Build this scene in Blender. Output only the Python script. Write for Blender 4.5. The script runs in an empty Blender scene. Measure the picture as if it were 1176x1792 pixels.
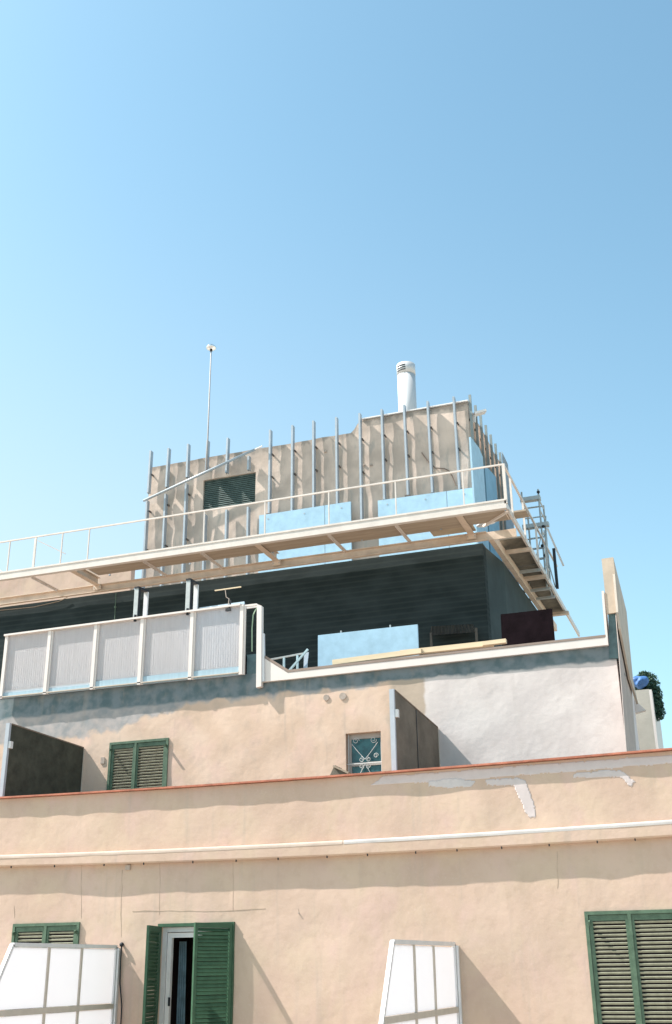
import bpy, bmesh, math, random
from mathutils import Vector, Matrix, noise
random.seed(7)
scn = bpy.context.scene
COL = scn.collection
# ------------------------------------------------------------------ camera
F_PX, PITCH, ROLL, YAW, EYE = 1928.3, 0.39213, -0.012338, 0.34215, 12.0
Fv = Vector((-math.sin(YAW)*math.cos(PITCH), math.cos(YAW)*math.cos(PITCH), math.sin(PITCH)))
Rv = Vector((math.cos(YAW), math.sin(YAW), 0)); Uv = Rv.cross(Fv)
R2 = Rv*math.cos(ROLL)+Uv*math.sin(ROLL); U2 = Uv*math.cos(ROLL)-Rv*math.sin(ROLL)
cd = bpy.data.cameras.new('camera'); cam = bpy.data.objects.new('camera', cd); COL.objects.link(cam)
cd.sensor_fit = 'VERTICAL'; cd.sensor_height = 36; cd.sensor_width = 24; cd.lens = F_PX/1792*36
cd.clip_start = .1; cd.clip_end = 5000
m = Matrix(((R2.x, U2.x, -Fv.x, 0), (R2.y, U2.y, -Fv.y, 0), (R2.z, U2.z, -Fv.z, EYE), (0, 0, 0, 1)))
cam.matrix_world = m
scn.camera = cam
# ------------------------------------------------------------------ light
SA, SB = 3.4, 4.2                       # light travels (SA, 1, -SB)
sun_to = Vector((-SA, -1, SB)).normalized()
sd = bpy.data.lights.new('sun', 'SUN'); sun = bpy.data.objects.new('sun', sd); COL.objects.link(sun)
sd.energy = 5.0; sd.angle = math.radians(.5); sd.color = (1, .94, .87)
sun.rotation_euler = sun_to.to_track_quat('Z', 'Y').to_euler(); sun.location = (-30, -10, 60)
w = bpy.data.worlds.new('World'); scn.world = w; w.use_nodes = True
nt = w.node_tree; bg = nt.nodes['Background']
sky = nt.nodes.new('ShaderNodeTexSky'); sky.sky_type = 'NISHITA'; sky.sun_disc = False
sky.sun_elevation = math.asin(sun_to.z); sky.sun_rotation = math.atan2(sun_to.x, sun_to.y)
sky.altitude = 0; sky.air_density = 1.0; sky.dust_density = 1.6; sky.ozone_density = 1.0
tint = nt.nodes.new('ShaderNodeMix'); tint.data_type = 'RGBA'; tint.blend_type = 'MULTIPLY'; tint.inputs[0].default_value = 1
tint.inputs[7].default_value = (.87, 1.12, .98, 1)
nt.links.new(sky.outputs[0], tint.inputs[6]); 
# pale band of haze low in the sky, stronger towards the sun's side
tcw = nt.nodes.new('ShaderNodeTexCoord'); sxyz = nt.nodes.new('ShaderNodeSeparateXYZ'); nt.links.new(tcw.outputs['Generated'], sxyz.inputs[0])
mr = nt.nodes.new('ShaderNodeMapRange'); mr.interpolation_type = 'SMOOTHSTEP'; nt.links.new(sxyz.outputs[2], mr.inputs[0])
mr.inputs[1].default_value = .72; mr.inputs[2].default_value = .12; mr.inputs[3].default_value = 0; mr.inputs[4].default_value = .75
ma = nt.nodes.new('ShaderNodeMapRange'); ma.interpolation_type = 'SMOOTHSTEP'; nt.links.new(sxyz.outputs[0], ma.inputs[0])
ma.inputs[1].default_value = .1; ma.inputs[2].default_value = -.7; ma.inputs[3].default_value = .15; ma.inputs[4].default_value = 1
mm = nt.nodes.new('ShaderNodeMath'); mm.operation = 'MULTIPLY'; nt.links.new(mr.outputs[0], mm.inputs[0]); nt.links.new(ma.outputs[0], mm.inputs[1])
hz = nt.nodes.new('ShaderNodeMix'); hz.data_type = 'RGBA'; nt.links.new(mm.outputs[0], hz.inputs[0]); nt.links.new(tint.outputs[2], hz.inputs[6])
hz.inputs[7].default_value = (3.1, 3.4, 3.55, 1)
nt.links.new(hz.outputs[2], bg.inputs[0]); bg.inputs[1].default_value = .13
scn.view_settings.view_transform = 'Standard'; scn.view_settings.look = 'None'
scn.view_settings.gamma = 1; scn.view_settings.exposure = 1.07
scn.render.engine = 'CYCLES'
scn.render.resolution_x = 672; scn.render.resolution_y = 1024
scn.render.filter_size = 1.7
# ------------------------------------------------------------------ helpers
def ray(px, py): return Fv*F_PX + R2*(px-588) - U2*(py-896)
def at(px, py, Y=None, X=None, Z=None):
    """point of the place seen at that spot of the survey picture, on a plane of known Y, X or Z"""
    d = ray(px, py)
    t = Y/d.y if Y is not None else (X/d.x if X is not None else (Z-EYE)/d.z)
    return Vector((0, 0, EYE)) + d*t
MATS = {}
def mat(name, col, rough=.8, metal=0, var=.12, scale=3, bump=0, bscale=30, col2=None, spec=.3, stretch=(1, 1, 1)):
    if name in MATS: return MATS[name]
    M = bpy.data.materials.new(name); M.use_nodes = True; t = M.node_tree; p = t.nodes['Principled BSDF']
    p.inputs['Roughness'].default_value = rough; p.inputs['Metallic'].default_value = metal
    p.inputs['Specular IOR Level'].default_value = spec
    tc = t.nodes.new('ShaderNodeTexCoord'); mp = t.nodes.new('ShaderNodeMapping'); mp.inputs['Scale'].default_value = stretch
    t.links.new(tc.outputs['Object'], mp.inputs[0])
    n = t.nodes.new('ShaderNodeTexNoise'); n.inputs['Scale'].default_value = scale; n.inputs['Detail'].default_value = 6
    n.inputs['Roughness'].default_value = .65
    t.links.new(mp.outputs[0], n.inputs['Vector'])
    r = t.nodes.new('ShaderNodeValToRGB')
    c1 = [max(0, c*(1-var)) for c in col]; c2 = col2 or [min(1, c*(1+var)) for c in col]
    r.color_ramp.elements[0].position = .3; r.color_ramp.elements[1].position = .7
    r.color_ramp.elements[0].color = (*c1, 1); r.color_ramp.elements[1].color = (*c2, 1)
    t.links.new(n.outputs[0], r.inputs[0]); t.links.new(r.outputs[0], p.inputs['Base Color'])
    if bump:
        n2 = t.nodes.new('ShaderNodeTexNoise'); n2.inputs['Scale'].default_value = bscale; n2.inputs['Detail'].default_value = 4
        t.links.new(mp.outputs[0], n2.inputs['Vector'])
        b = t.nodes.new('ShaderNodeBump'); b.inputs['Strength'].default_value = bump; b.inputs['Distance'].default_value = .01
        t.links.new(n2.outputs[0], b.inputs['Height']); t.links.new(b.outputs[0], p.inputs['Normal'])
    MATS[name] = M
    return M
class NB:
    """small node builder for layered wall paint"""
    def __init__(s, M):
        s.t = M.node_tree; s.tc = s.t.nodes.new('ShaderNodeTexCoord'); s.sx = s.t.nodes.new('ShaderNodeSeparateXYZ')
        s.t.links.new(s.tc.outputs['Object'], s.sx.inputs[0]); s.x = s.sx.outputs[0]; s.y = s.sx.outputs[1]; s.z = s.sx.outputs[2]
    def m(s, op, a, b=0.0, c=0.0):
        n = s.t.nodes.new('ShaderNodeMath'); n.operation = op
        for i, v in enumerate((a, b, c)):
            if hasattr(v, 'links'): s.t.links.new(v, n.inputs[i])
            else: n.inputs[i].default_value = v
        return n.outputs[0]
    def noise(s, sc, det=4, stretch=(1, 1, 1)):
        mp = s.t.nodes.new('ShaderNodeMapping'); mp.inputs['Scale'].default_value = stretch
        s.t.links.new(s.tc.outputs['Object'], mp.inputs[0])
        n = s.t.nodes.new('ShaderNodeTexNoise'); n.inputs['Scale'].default_value = sc; n.inputs['Detail'].default_value = det
        s.t.links.new(mp.outputs[0], n.inputs['Vector']); return s.m('SUBTRACT', n.outputs[0], .5)
    def step(s, v, lo, hi):
        n = s.t.nodes.new('ShaderNodeMapRange'); n.interpolation_type = 'SMOOTHSTEP'
        s.t.links.new(v, n.inputs[0]); n.inputs[1].default_value = lo; n.inputs[2].default_value = hi
        return n.outputs[0]
    def mix(s, f, a, b):
        n = s.t.nodes.new('ShaderNodeMix'); n.data_type = 'RGBA'
        s.t.links.new(f, n.inputs[0])
        for i, v in ((6, a), (7, b)):
            if hasattr(v, 'links'): s.t.links.new(v, n.inputs[i])
            else: n.inputs[i].default_value = (*v, 1)
        return n.outputs[2]
    def finish(s, col, bump=.15, bscale=25):
        p = s.t.nodes['Principled BSDF']; s.t.links.new(col, p.inputs['Base Color'])
        p.inputs['Roughness'].default_value = .9; p.inputs['Specular IOR Level'].default_value = .1
        b = s.t.nodes.new('ShaderNodeBump'); b.inputs['Strength'].default_value = bump; b.inputs['Distance'].default_value = .01
        s.t.links.new(s.noise(bscale, 5), b.inputs['Height']); s.t.links.new(b.outputs[0], p.inputs['Normal'])
def layered(name):
    M = bpy.data.materials.new(name); M.use_nodes = True; MATS[name] = M; return M, NB(M)

def thing(name, label, cat, loc=(0, 0, 0), group=None):
    o = bpy.data.objects.new(name, None); COL.objects.link(o); o.location = loc; o.empty_display_size = .2
    o['label'] = label; o['category'] = cat
    if group: o['group'] = group
    return o
def wloc(o):
    v = Vector((0, 0, 0))
    while o is not None: v += o.location; o = o.parent
    return v
def part(name, bm, mt, parent=None, label=None, smooth=False):
    me = bpy.data.meshes.new(name)
    if parent is not None: bmesh.ops.translate(bm, verts=bm.verts, vec=-wloc(parent))
    bmesh.ops.recalc_face_normals(bm, faces=bm.faces)
    if smooth:
        for f in bm.faces: f.smooth = True
    bm.to_mesh(me); bm.free()
    for q in (mt if isinstance(mt, (list, tuple)) else [mt]): me.materials.append(q)
    o = bpy.data.objects.new(name, me); COL.objects.link(o); o.parent = parent
    if label: o['label'] = label
    return o
def solo(name, bm, mt, label, cat, group=None, smooth=False):
    """a thing that is one mesh, its origin at its own base"""
    c = Vector((sum(v.co.x for v in bm.verts), sum(v.co.y for v in bm.verts), 0))/len(bm.verts)
    c.z = min(v.co.z for v in bm.verts)
    bmesh.ops.translate(bm, verts=bm.verts, vec=-c)
    o = part(name, bm, mt, smooth=smooth); o.location = c; o['label'] = label; o['category'] = cat
    if group: o['group'] = group
    return o
def B(): return bmesh.new()
def box(bm, x0, x1, y0, y1, z0, z1, mi=0):
    vs = [bm.verts.new((x, y, z)) for x in (x0, x1) for y in (y0, y1) for z in (z0, z1)]
    for q in ((0, 1, 3, 2), (4, 6, 7, 5), (0, 4, 5, 1), (2, 3, 7, 6), (0, 2, 6, 4), (1, 5, 7, 3)):
        bm.faces.new([vs[i] for i in q]).material_index = mi
    return bm
def bar(bm, p, q, w_, h_, up=(0, 0, 1), mi=0):
    p = Vector(p); q = Vector(q); d = (q-p).normalized(); up = Vector(up)
    s = d.cross(up)
    if s.length < 1e-4: s = d.cross(Vector((0, 1, 0)))
    s.normalize(); u = s.cross(d).normalized()
    vs = [bm.verts.new(e + s*a*w_/2 + u*b*h_/2) for e in (p, q) for a, b in ((-1, -1), (1, -1), (1, 1), (-1, 1))]
    for f in ((0, 1, 2, 3), (7, 6, 5, 4), (0, 4, 5, 1), (1, 5, 6, 2), (2, 6, 7, 3), (3, 7, 4, 0)):
        bm.faces.new([vs[i] for i in f]).material_index = mi
    return bm
def tube(bm, pts, r, n=8, mi=0):
    pts = [Vector(p) for p in pts]; rings = []
    for i, p in enumerate(pts):
        d = (pts[min(i+1, len(pts)-1)] - pts[max(i-1, 0)]).normalized()
        a = d.orthogonal().normalized() if i == 0 else (a - d*a.dot(d)).normalized()
        b = d.cross(a); rr = r[i] if isinstance(r, (list, tuple)) else r
        rings.append([bm.verts.new(p + (a*math.cos(2*math.pi*k/n) + b*math.sin(2*math.pi*k/n))*rr) for k in range(n)])
    for i in range(len(rings)-1):
        for k in range(n):
            bm.faces.new((rings[i][k], rings[i][(k+1) % n], rings[i+1][(k+1) % n], rings[i+1][k])).material_index = mi
    for c in (rings[0][::-1], rings[-1]): bm.faces.new(c).material_index = mi
    return bm
def prism(bm, poly, off, mi=0):
    """planar polygon extruded by a vector"""
    a = [bm.verts.new(Vector(p)) for p in poly]; b = [bm.verts.new(Vector(p)+Vector(off)) for p in poly]
    bm.faces.new(a).material_index = mi; bm.faces.new(b[::-1]).material_index = mi
    for i in range(len(a)):
        j = (i+1) % len(a); bm.faces.new((a[i], b[i], b[j], a[j])).material_index = mi
    return bm
def uneven(x, z, k=0.0):
    return .6*noise.noise(Vector((x*.9+k, z*1.3, k))) + .4*noise.noise(Vector((x*2.6+k, z*2.6, 4+k)))
def wall(x0, x1, z0, z1, Y, thick, holes=(), amp=.008, step=.12, ztop=None, k=0.0, mi=0):
    """plastered wall facing -Y: a fine grid, slightly uneven, with openings and their reveals"""
    bm = B()
    def cuts(a, b, ex):
        n = max(1, int((b-a)/step)); c = [a+(b-a)*i/n for i in range(n+1)]
        for e in ex:
            if a < e < b:
                c = [v for v in c if abs(v-e) > step*.3 or v in (a, b)] + [e]
        return sorted(set(c))
    xs = cuts(x0, x1, [h[0] for h in holes]+[h[1] for h in holes]); zs = cuts(z0, z1, [h[2] for h in holes]+[h[3] for h in holes])
    V = {}
    def vert(i, j):
        if (i, j) not in V:
            x, z = xs[i], zs[j]
            zz = z if not ztop else z0 + (z-z0)*(ztop(x)-z0)/(z1-z0)
            V[i, j] = bm.verts.new((x, Y + amp*uneven(x, zz, k), zz))
        return V[i, j]
    for i in range(len(xs)-1):
        for j in range(len(zs)-1):
            cx, cz = (xs[i]+xs[i+1])/2, (zs[j]+zs[j+1])/2
            if any(h[0] < cx < h[1] and h[2] < cz < h[3] for h in holes): continue
            f = bm.faces.new((vert(i, j), vert(i+1, j), vert(i+1, j+1), vert(i, j+1))); f.smooth = True; f.material_index = mi
    ed = [e for e in bm.edges if e.is_boundary]
    for e in ed: e.smooth = False
    r = bmesh.ops.extrude_edge_only(bm, edges=ed)
    for v in [g for g in r['geom'] if isinstance(g, bmesh.types.BMVert)]: v.co.y = Y + thick
    return bm

# ------------------------------------------------------------------ materials
plaster, nb = layered('beige_plaster')
c = nb.mix(nb.step(nb.noise(.7, 5), -.18, .2), (.49, .355, .284), (.56, .415, .337))
c = nb.mix(nb.m('MULTIPLY', nb.step(nb.noise(1.7, 6), -.1, .2), .7), c, (.54, .415, .316))
c = nb.mix(nb.m('MULTIPLY', nb.step(nb.noise(2.4, 5, (1, 1, .6)), 0, .22), .6), c, (.55, .385, .338))
c = nb.mix(nb.m('MULTIPLY', nb.step(nb.noise(2.2, 6, (1, 1, .35)), .02, .25), .45), c, (.45, .34, .265))
c = nb.mix(nb.m('MULTIPLY', nb.step(nb.noise(7, 7, (1, 1, .8)), -.05, .22), .35), c, (.45, .325, .25))
c = nb.mix(nb.m('MULTIPLY', nb.step(nb.noise(3.3, 6, (2.2, 1, .12)), .06, .26), .4), c, (.40, .33, .28))
c = nb.mix(nb.m('MULTIPLY', nb.step(nb.noise(30, 4), .02, .25), .3), c, (.56, .43, .38))
nb.finish(c, .5, 9)
wallB_m, nb = layered('patched_plaster')
n1 = nb.noise(1.6, 5); n2 = nb.noise(4.5, 4); n3 = nb.noise(.8, 3)
base = nb.mix(nb.step(n1, -.15, .2), (.58, .43, .335), (.65, .495, .40))
base = nb.mix(nb.m('MULTIPLY', nb.step(nb.noise(2.4, 6), 0, .2), .6), base, (.63, .455, .385))
brown = nb.m('MULTIPLY', nb.step(nb.m('ADD', nb.x, nb.m('MULTIPLY', n1, .5)), -5.62, -5.5), .75)
base = nb.mix(brown, base, (.37, .315, .26))
white = nb.step(nb.m('ADD', nb.x, nb.m('MULTIPLY', n2, .12)), -4.93, -4.87)
base = nb.mix(white, base, nb.mix(nb.step(n1, -.2, .2), (.56, .505, .495), (.63, .575, .56)))
# grey cement skim under the coping, deeper at the left
lim = nb.m('ADD', nb.z, nb.m('MULTIPLY', nb.step(nb.m('MULTIPLY', nb.x, -1.0), 8.6, 12.4), .50))
lim = nb.m('ADD', lim, nb.m('ADD', nb.m('MULTIPLY', n1, .65), nb.m('MULTIPLY', n2, .22)))
grey = nb.m('MULTIPLY', nb.step(lim, 16.56, 16.66), nb.m('SUBTRACT', 1.0, nb.m('MULTIPLY', white, .85)))
base = nb.mix(grey, base, nb.mix(nb.step(n2, -.2, .2), (.27, .28, .29), (.42, .38, .37)))
teal = nb.step(nb.m('ADD', nb.z, nb.m('ADD', nb.m('MULTIPLY', n1, .16), nb.m('MULTIPLY', n2, .12))), 16.59, 16.65)
base = nb.mix(teal, base, nb.mix(nb.step(n2, -.2, .15), (.10, .145, .16), (.18, .215, .235)))
base = nb.mix(nb.m('MULTIPLY', nb.step(nb.noise(6.5, 7, (1, 1, .7)), -.02, .22), nb.m('SUBTRACT', .22, nb.m('MULTIPLY', white, .12))), base, (.36, .30, .26))
base = nb.mix(nb.m('MULTIPLY', nb.step(nb.noise(3, 6, (2.5, 1, .12)), .08, .26), nb.m('SUBTRACT', .3, nb.m('MULTIPLY', white, .2))), base, (.34, .31, .28))
nb.finish(base, .5, 9)
tower_m, nb = layered('weathered_render')
n1 = nb.noise(1.4, 5); n2 = nb.noise(5, 5, (1, 1, .3))
c = nb.mix(nb.step(n1, -.15, .15), (.43, .355, .305), (.60, .49, .42))
c = nb.mix(nb.m('MULTIPLY', nb.step(n2, .05, .2), .7), c, (.35, .32, .29))
top = nb.m('SUBTRACT', nb.z, nb.m('MULTIPLY', nb.step(nb.x, 1.4, 1.55), .31))
# object space of the block: its foot stands at (-9.8, 25, 21.1)
TOPMASK = nb.step(nb.m('ADD', top, nb.m('MULTIPLY', n2, .5)), 3.93, 4.03)
c = nb.mix(nb.m('MULTIPLY', TOPMASK, .6), c, (.24, .21, .185))
c = nb.mix(nb.m('MULTIPLY', nb.step(nb.noise(3, 6, (2.5, 1, .1)), .05, .24), .5), c, (.34, .325, .29))
nb.finish(c, .5, 10)
dark_m, nb = layered('dark_cladding')
c = nb.mix(nb.step(nb.noise(1.2, 5, (1, 1, 2)), -.2, .2), (.018, .026, .028), (.030, .041, .044))
ln = nb.step(nb.m('SINE', nb.m('MULTIPLY', nb.z, 48.0)), .2, .9)
c = nb.mix(nb.m('MULTIPLY', ln, .3), c, (.046, .058, .056))
c = nb.mix(nb.m('MULTIPLY', nb.step(nb.m('ADD', nb.m('MULTIPLY', nb.z, -1.0), nb.m('MULTIPLY', nb.noise(1.5), .3)), -17.5, -17.2), .5), c, (.055, .06, .056))  # lighter low band: reflected light painted into the cladding colour
nb.finish(c, .15, 20)
tealside = mat('teal_side', (.028, .042, .045), .8, var=.25, scale=1.5)
cream = mat('cream_steel', (.64, .575, .53), .5, var=.09, scale=3.5, spec=.4)
cream2 = mat('cream_steel_beam', (.59, .47, .375), .55, var=.14, scale=3.5, spec=.4)
whitem = mat('white_trim', (.68, .62, .59), .6, var=.04, scale=3)
whitep = mat('white_paint', (.72, .70, .70), .7, var=.05, scale=5)
plasterpatch = mat('white_filler', (.545, .475, .47), .85, var=.06, scale=8)
terracotta = mat('terracotta', (.40, .15, .10), .8, var=.3, scale=7)
galv = mat('galvanised', (.33, .375, .42), .5, .25, .1, 6, spec=.5)
pole = mat('grey_pole', (.34, .32, .32), .6, .0, .1, 6)
slatdk = mat('roller_green', (.075, .12, .115), .6, var=.3, scale=6, col2=(.115, .165, .155))
green = mat('shutter_green', (.07, .125, .08), .5, var=.3, scale=9, col2=(.105, .165, .11), spec=.4)
slatg = mat('pale_slat', (.31, .31, .24), .6, var=.2, scale=10)  # slats paler than their green frames
greend = mat('door_green', (.04, .095, .055), .55, var=.2, scale=8)
blue = mat('foam_blue', (.34, .51, .64), .8, var=.11, scale=4)
blued = mat('foam_blue_aged', (.20, .36, .49), .8, var=.12, scale=2)
panelbrown = mat('brown_panel', (.15, .125, .10), .8, var=.3, scale=2.2, bump=.2)
paneldark = mat('olive_panel', (.055, .055, .042), .85, var=.35, scale=5, bump=.2)
wood = mat('planks', (.36, .29, .225), .8, var=.2, scale=3, stretch=(.3, 3, 3), bump=.2)
woodl = mat('pale_timber', (.66, .53, .37), .75, var=.12, scale=3, stretch=(.4, 3, 3))
woodd = mat('old_deck', (.17, .15, .12), .85, var=.3, scale=4, bump=.3)
blackm = mat('black_sheet', (.010, .006, .008), .9, var=.4, scale=4, bump=.3, bscale=8, spec=.05)
blacks = mat('black_steel', (.02, .022, .028), .5, var=.2)
greyst = mat('dull_steel', (.40, .42, .42), .5, .3, .12, 8)
room = mat('dark_room', (.03, .02, .022), .9, var=.2)
frameb = mat('beige_frame', (.52, .46, .40), .6, var=.08, scale=6)
greyfr = mat('grey_frame', (.66, .65, .66), .5, .1, .06, 6)
floorm = mat('terrace_tile', (.42, .33, .27), .85, var=.1, scale=2, bump=.1)
groundm = mat('ground_dust', (.38, .33, .27), .95, var=.15, scale=.05)
leafm = mat('dark_leaf', (.022, .055, .03), .6, var=.5, scale=6, col2=(.05, .11, .07))
tarp = mat('blue_tarp', (.06, .15, .36), .5, var=.3, scale=5)
concrete = mat('shaded_render', (.46, .43, .38), .9, var=.12, scale=2, bump=.2)
crackm = mat('crack', (.37, .285, .225), .95, var=.2)
plug = mat('cement_plug', (.38, .32, .28), .9, var=.2, scale=12)
chrome = mat('polished', (.75, .74, .74), .15, .9, .1, 8)
fluem = mat('flue_enamel', (.55, .55, .56), .45, .1, .04, 3)
cloth = mat('curtain', (.10, .16, .20), .9, var=.3, scale=6)
def glassmat():
    M = bpy.data.materials.new('window_glass'); M.use_nodes = True; p = M.node_tree.nodes['Principled BSDF']
    nbx = NB(M); c = nbx.mix(nbx.step(nbx.noise(6, 3), -.15, .15), (.015, .07, .085), (.03, .13, .15))
    M.node_tree.links.new(c, p.inputs['Base Color']); p.inputs['Roughness'].default_value = .12
    p.inputs['Specular IOR Level'].default_value = .5
    return M
glassm = glassmat()
def translucent(name, col, tw, var=0, stripes=0):
    M = bpy.data.materials.new(name); M.use_nodes = True; t = M.node_tree; t.nodes.remove(t.nodes['Principled BSDF'])
    out = t.nodes['Material Output']; d = t.nodes.new('ShaderNodeBsdfDiffuse'); tr = t.nodes.new('ShaderNodeBsdfTranslucent'); mx = t.nodes.new('ShaderNodeMixShader')
    nbx = NB(M)
    n = nbx.noise(3.0, 5, (1.5, 1.5, .5))
    if stripes:
        n = nbx.m('ADD', nbx.m('MULTIPLY', nbx.noise(16, 3, (1, 1, .12)), 1.5), nbx.m('MULTIPLY', nbx.m('SINE', nbx.m('MULTIPLY', nbx.x, 80.0)), .05))
    c = nbx.mix(nbx.step(n, -.3, .3), [v*(1-var) for v in col], col)
    t.links.new(c, d.inputs[0]); t.links.new(c, tr.inputs[0]); mx.inputs[0].default_value = tw
    t.links.new(d.outputs[0], mx.inputs[1]); t.links.new(tr.outputs[0], mx.inputs[2]); t.links.new(mx.outputs[0], out.inputs[0])
    return M
frost = translucent('frosted_glass', (.76, .76, .79), .6)
ribbed = translucent('ribbed_sheet', (.70, .68, .70), .0, .045, 1)
ribblue = translucent('ribbed_sheet_blue', (.36, .48, .56), .0, .1, 1)

# ------------------------------------------------------------------ ground
bm = B(); bmesh.ops.create_grid(bm, x_segments=40, y_segments=40, size=2500)
g = part('ground', bm, groundm); g['kind'] = 'structure'

# ------------------------------------------------------------------ building
YA, YB, YC = 16.0, 18.2, 23.5
XW, XE = -26, 12
bld = thing('apartment_building', 'beige plastered apartment building with red capped terrace parapet, cornice and dark clad penthouse', 'building', (0, 0, 0))
def q3(x, a, b_, c_):    # gentle sag of old mouldings: heights at X=-11.8,-5.7,-0.9
    u = (x+11.8)/10.9
    mid = 4*(b_-(a+c_)/2)
    return a + (c_-a)*u + mid*u*(1-u)*(1 if -.3 < u < 1.3 else 0)
capz = lambda x: q3(max(-15, min(1.5, x)), 14.725, 14.695, 14.745)
cot = lambda x: q3(max(-15, min(1.5, x)), 13.78, 13.735, 13.79)
cob = lambda x: q3(max(-15, min(1.5, x)), 13.60, 13.525, 13.575)
dx0, dx1 = -8.60, -7.43
hol = [(dx0, dx1, 10.3, 12.60)]
wa, wb, wcc, wd_ = at(1024, 1596, YA), at(1101, 1600, YA), at(25, 1617, YA), at(140, 1617, YA)
WR = (wa.x+.035, -.62, 10.25, wa.z-.04); WL = (wcc.x+.04, wd_.x-.04, 11.2, wcc.z-.045)
we, wf = at(194.5, 1299, YB), at(296, 1292.5, YB); WB = (we.x+.03, wf.x-.045, 14.75, (we.z+wf.z)/2-.045)
hol += [WR, WL]
part('lower_wall', wall(XW, XE, 8.5, 13.70, YA, .3, hol, amp=.022, k=3.1), plaster, bld)
bm = B(); box(bm, XW, XE, YA+.02, YA+.3, 0, 8.5); part('lower_wall', bm, plaster, bld)
# parapet wall above cornice
bm = wall(XW, XE, 13.70, 14.70, YA+.005, .2, amp=.02, ztop=lambda x: capz(x)-.03, k=3.1)
part('parapet', bm, plaster, bld)
def sweep(prof, f, x0=XW, x1=XE, n=110, jit=0):
    bm = B(); rings = []
    for i in range(n+1):
        x = x0+(x1-x0)*i/n
        rings.append([bm.verts.new((x, y+jit*noise.noise(Vector((x*1.7, j*.2, 0))), z)) for j, (y, z) in enumerate(prof(x))])
    for i in range(n):
        for k in range(len(rings[0])):
            k2 = (k+1) % len(rings[0]); bm.faces.new((rings[i][k], rings[i][k2], rings[i+1][k2], rings[i+1][k]))
    bm.faces.new(rings[0]); bm.faces.new(rings[-1][::-1])
    return bm
def cprof(x):
    t, b_ = cot(x), cob(x); Y = YA
    return [(Y+.05, b_), (Y-.095, b_), (Y-.115, b_+.02), (Y-.117, t-.032), (Y-.113, t-.016), (Y-.10, t-.006), (Y-.05, t+.0), (Y-.012, t+.004), (Y+.05, t+.01)]
part('cornice', sweep(cprof, None, jit=.006), plaster, bld)
part('cornice_stripe', sweep(lambda x: [(YA-.1145, cot(x)-.058), (YA-.1195, cot(x)-.058), (YA-.1195, cot(x)-.032), (YA-.1155, cot(x)-.0135), (YA-.102, cot(x)-.003), (YA-.05, cot(x)+.003), (YA-.03, cot(x)+.004), (YA-.05, cot(x)-.004), (YA-.098, cot(x)-.010), (YA-.111, cot(x)-.02), (YA-.1145, cot(x)-.034)], None, -5.6, XE, 60, jit=.003), mat('stripe_white', (.47, .44, .43), .85), bld, 'white painted upper edge of the cornice')
part('cornice_stripe', sweep(lambda x: [(YA-.1145, cot(x)-.058), (YA-.1195, cot(x)-.058), (YA-.1195, cot(x)-.032), (YA-.1155, cot(x)-.0135), (YA-.102, cot(x)-.003), (YA-.05, cot(x)+.003), (YA-.03, cot(x)+.004), (YA-.05, cot(x)-.004), (YA-.098, cot(x)-.010), (YA-.111, cot(x)-.02), (YA-.1145, cot(x)-.034)], None, XW, -5.62, 90, jit=.003), mat('stripe_highlight', (.50, .40, .34), .85), bld, 'sun highlight coloured cream along the upper edge of the cornice')  # sunlit highlight of the left cornice edge, put into the strip's colour
part('parapet_cap', sweep(lambda x: [(YA-.075, capz(x)-.024), (YA-.075, capz(x)), (YA+.25, capz(x)), (YA+.25, capz(x)-.024)], None, jit=.008), terracotta, bld)
bm = B(); box(bm, XW, XE, YA+.21, YB, 13.4, 13.55); part('terrace_floor', bm, floorm, bld)
# filler patches on the parapet
def patch(pts, Y, proud=.004, name='plaster_patch', m_=plasterpatch, parent=bld):
    bm = B(); P_ = [at(x, y, Y) for x, y in pts]
    # follow the uneven wall
    a = [bm.verts.new((p.x, Y-.022, p.z)) for p in P_]; b2 = [bm.verts.new((p.x, Y+.06, p.z)) for p in P_]
    bm.faces.new(a); bm.faces.new(b2[::-1])
    for i in range(len(a)):
        j = (i+1) % len(a); bm.faces.new((a[i], b2[i], b2[j], a[j]))
    return part(name, bm, m_, parent)
def drape(pts, Y, amp, k, proud, m_, name='plaster_patch', label=None):
    """thin skim following the uneven wall: clip a fine grid by an outline"""
    P_ = [at(x, y, Y) for x, y in pts]; poly = [(p.x, p.z) for p in P_]
    def inside(x, z):
        r = False; n = len(poly)
        for i in range(n):
            (x1, z1), (x2, z2) = poly[i], poly[(i+1) % n]
            if (z1 > z) != (z2 > z) and x < (x2-x1)*(z-z1)/(z2-z1)+x1: r = not r
        return r
    xs = [p[0] for p in poly]; zs = [p[1] for p in poly]; st = .014
    bm = B(); V = {}
    nx = int((max(xs)-min(xs))/st)+1; nz = int((max(zs)-min(zs))/st)+1
    def vt(i, j):
        if (i, j) not in V:
            x = min(xs)+i*st; z = min(zs)+j*st; V[i, j] = bm.verts.new((x, Y+amp*uneven(x, z, k)-proud, z))
        return V[i, j]
    for i in range(nx):
        for j in range(nz):
            x = min(xs)+(i+.5)*st; z = min(zs)+(j+.5)*st
            jx = .02*noise.noise(Vector((x*6, z*6, 1)))+.01*noise.noise(Vector((x*31, z*31, 1))); jz = .02*noise.noise(Vector((x*6, z*6, 7)))+.01*noise.noise(Vector((x*31, z*31, 7)))
            if inside(x+jx, z+jz): bm.faces.new((vt(i, j), vt(i+1, j), vt(i+1, j+1), vt(i, j+1))).smooth = True
    ed = [e for e in bm.edges if e.is_boundary]
    r = bmesh.ops.extrude_edge_only(bm, edges=ed)
    for v in [g_ for g_ in r['geom'] if isinstance(g_, bmesh.types.BMVert)]: v.co.y += proud+.004
    return part(name, bm, m_, bld, label)
YP = YA+.005
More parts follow.
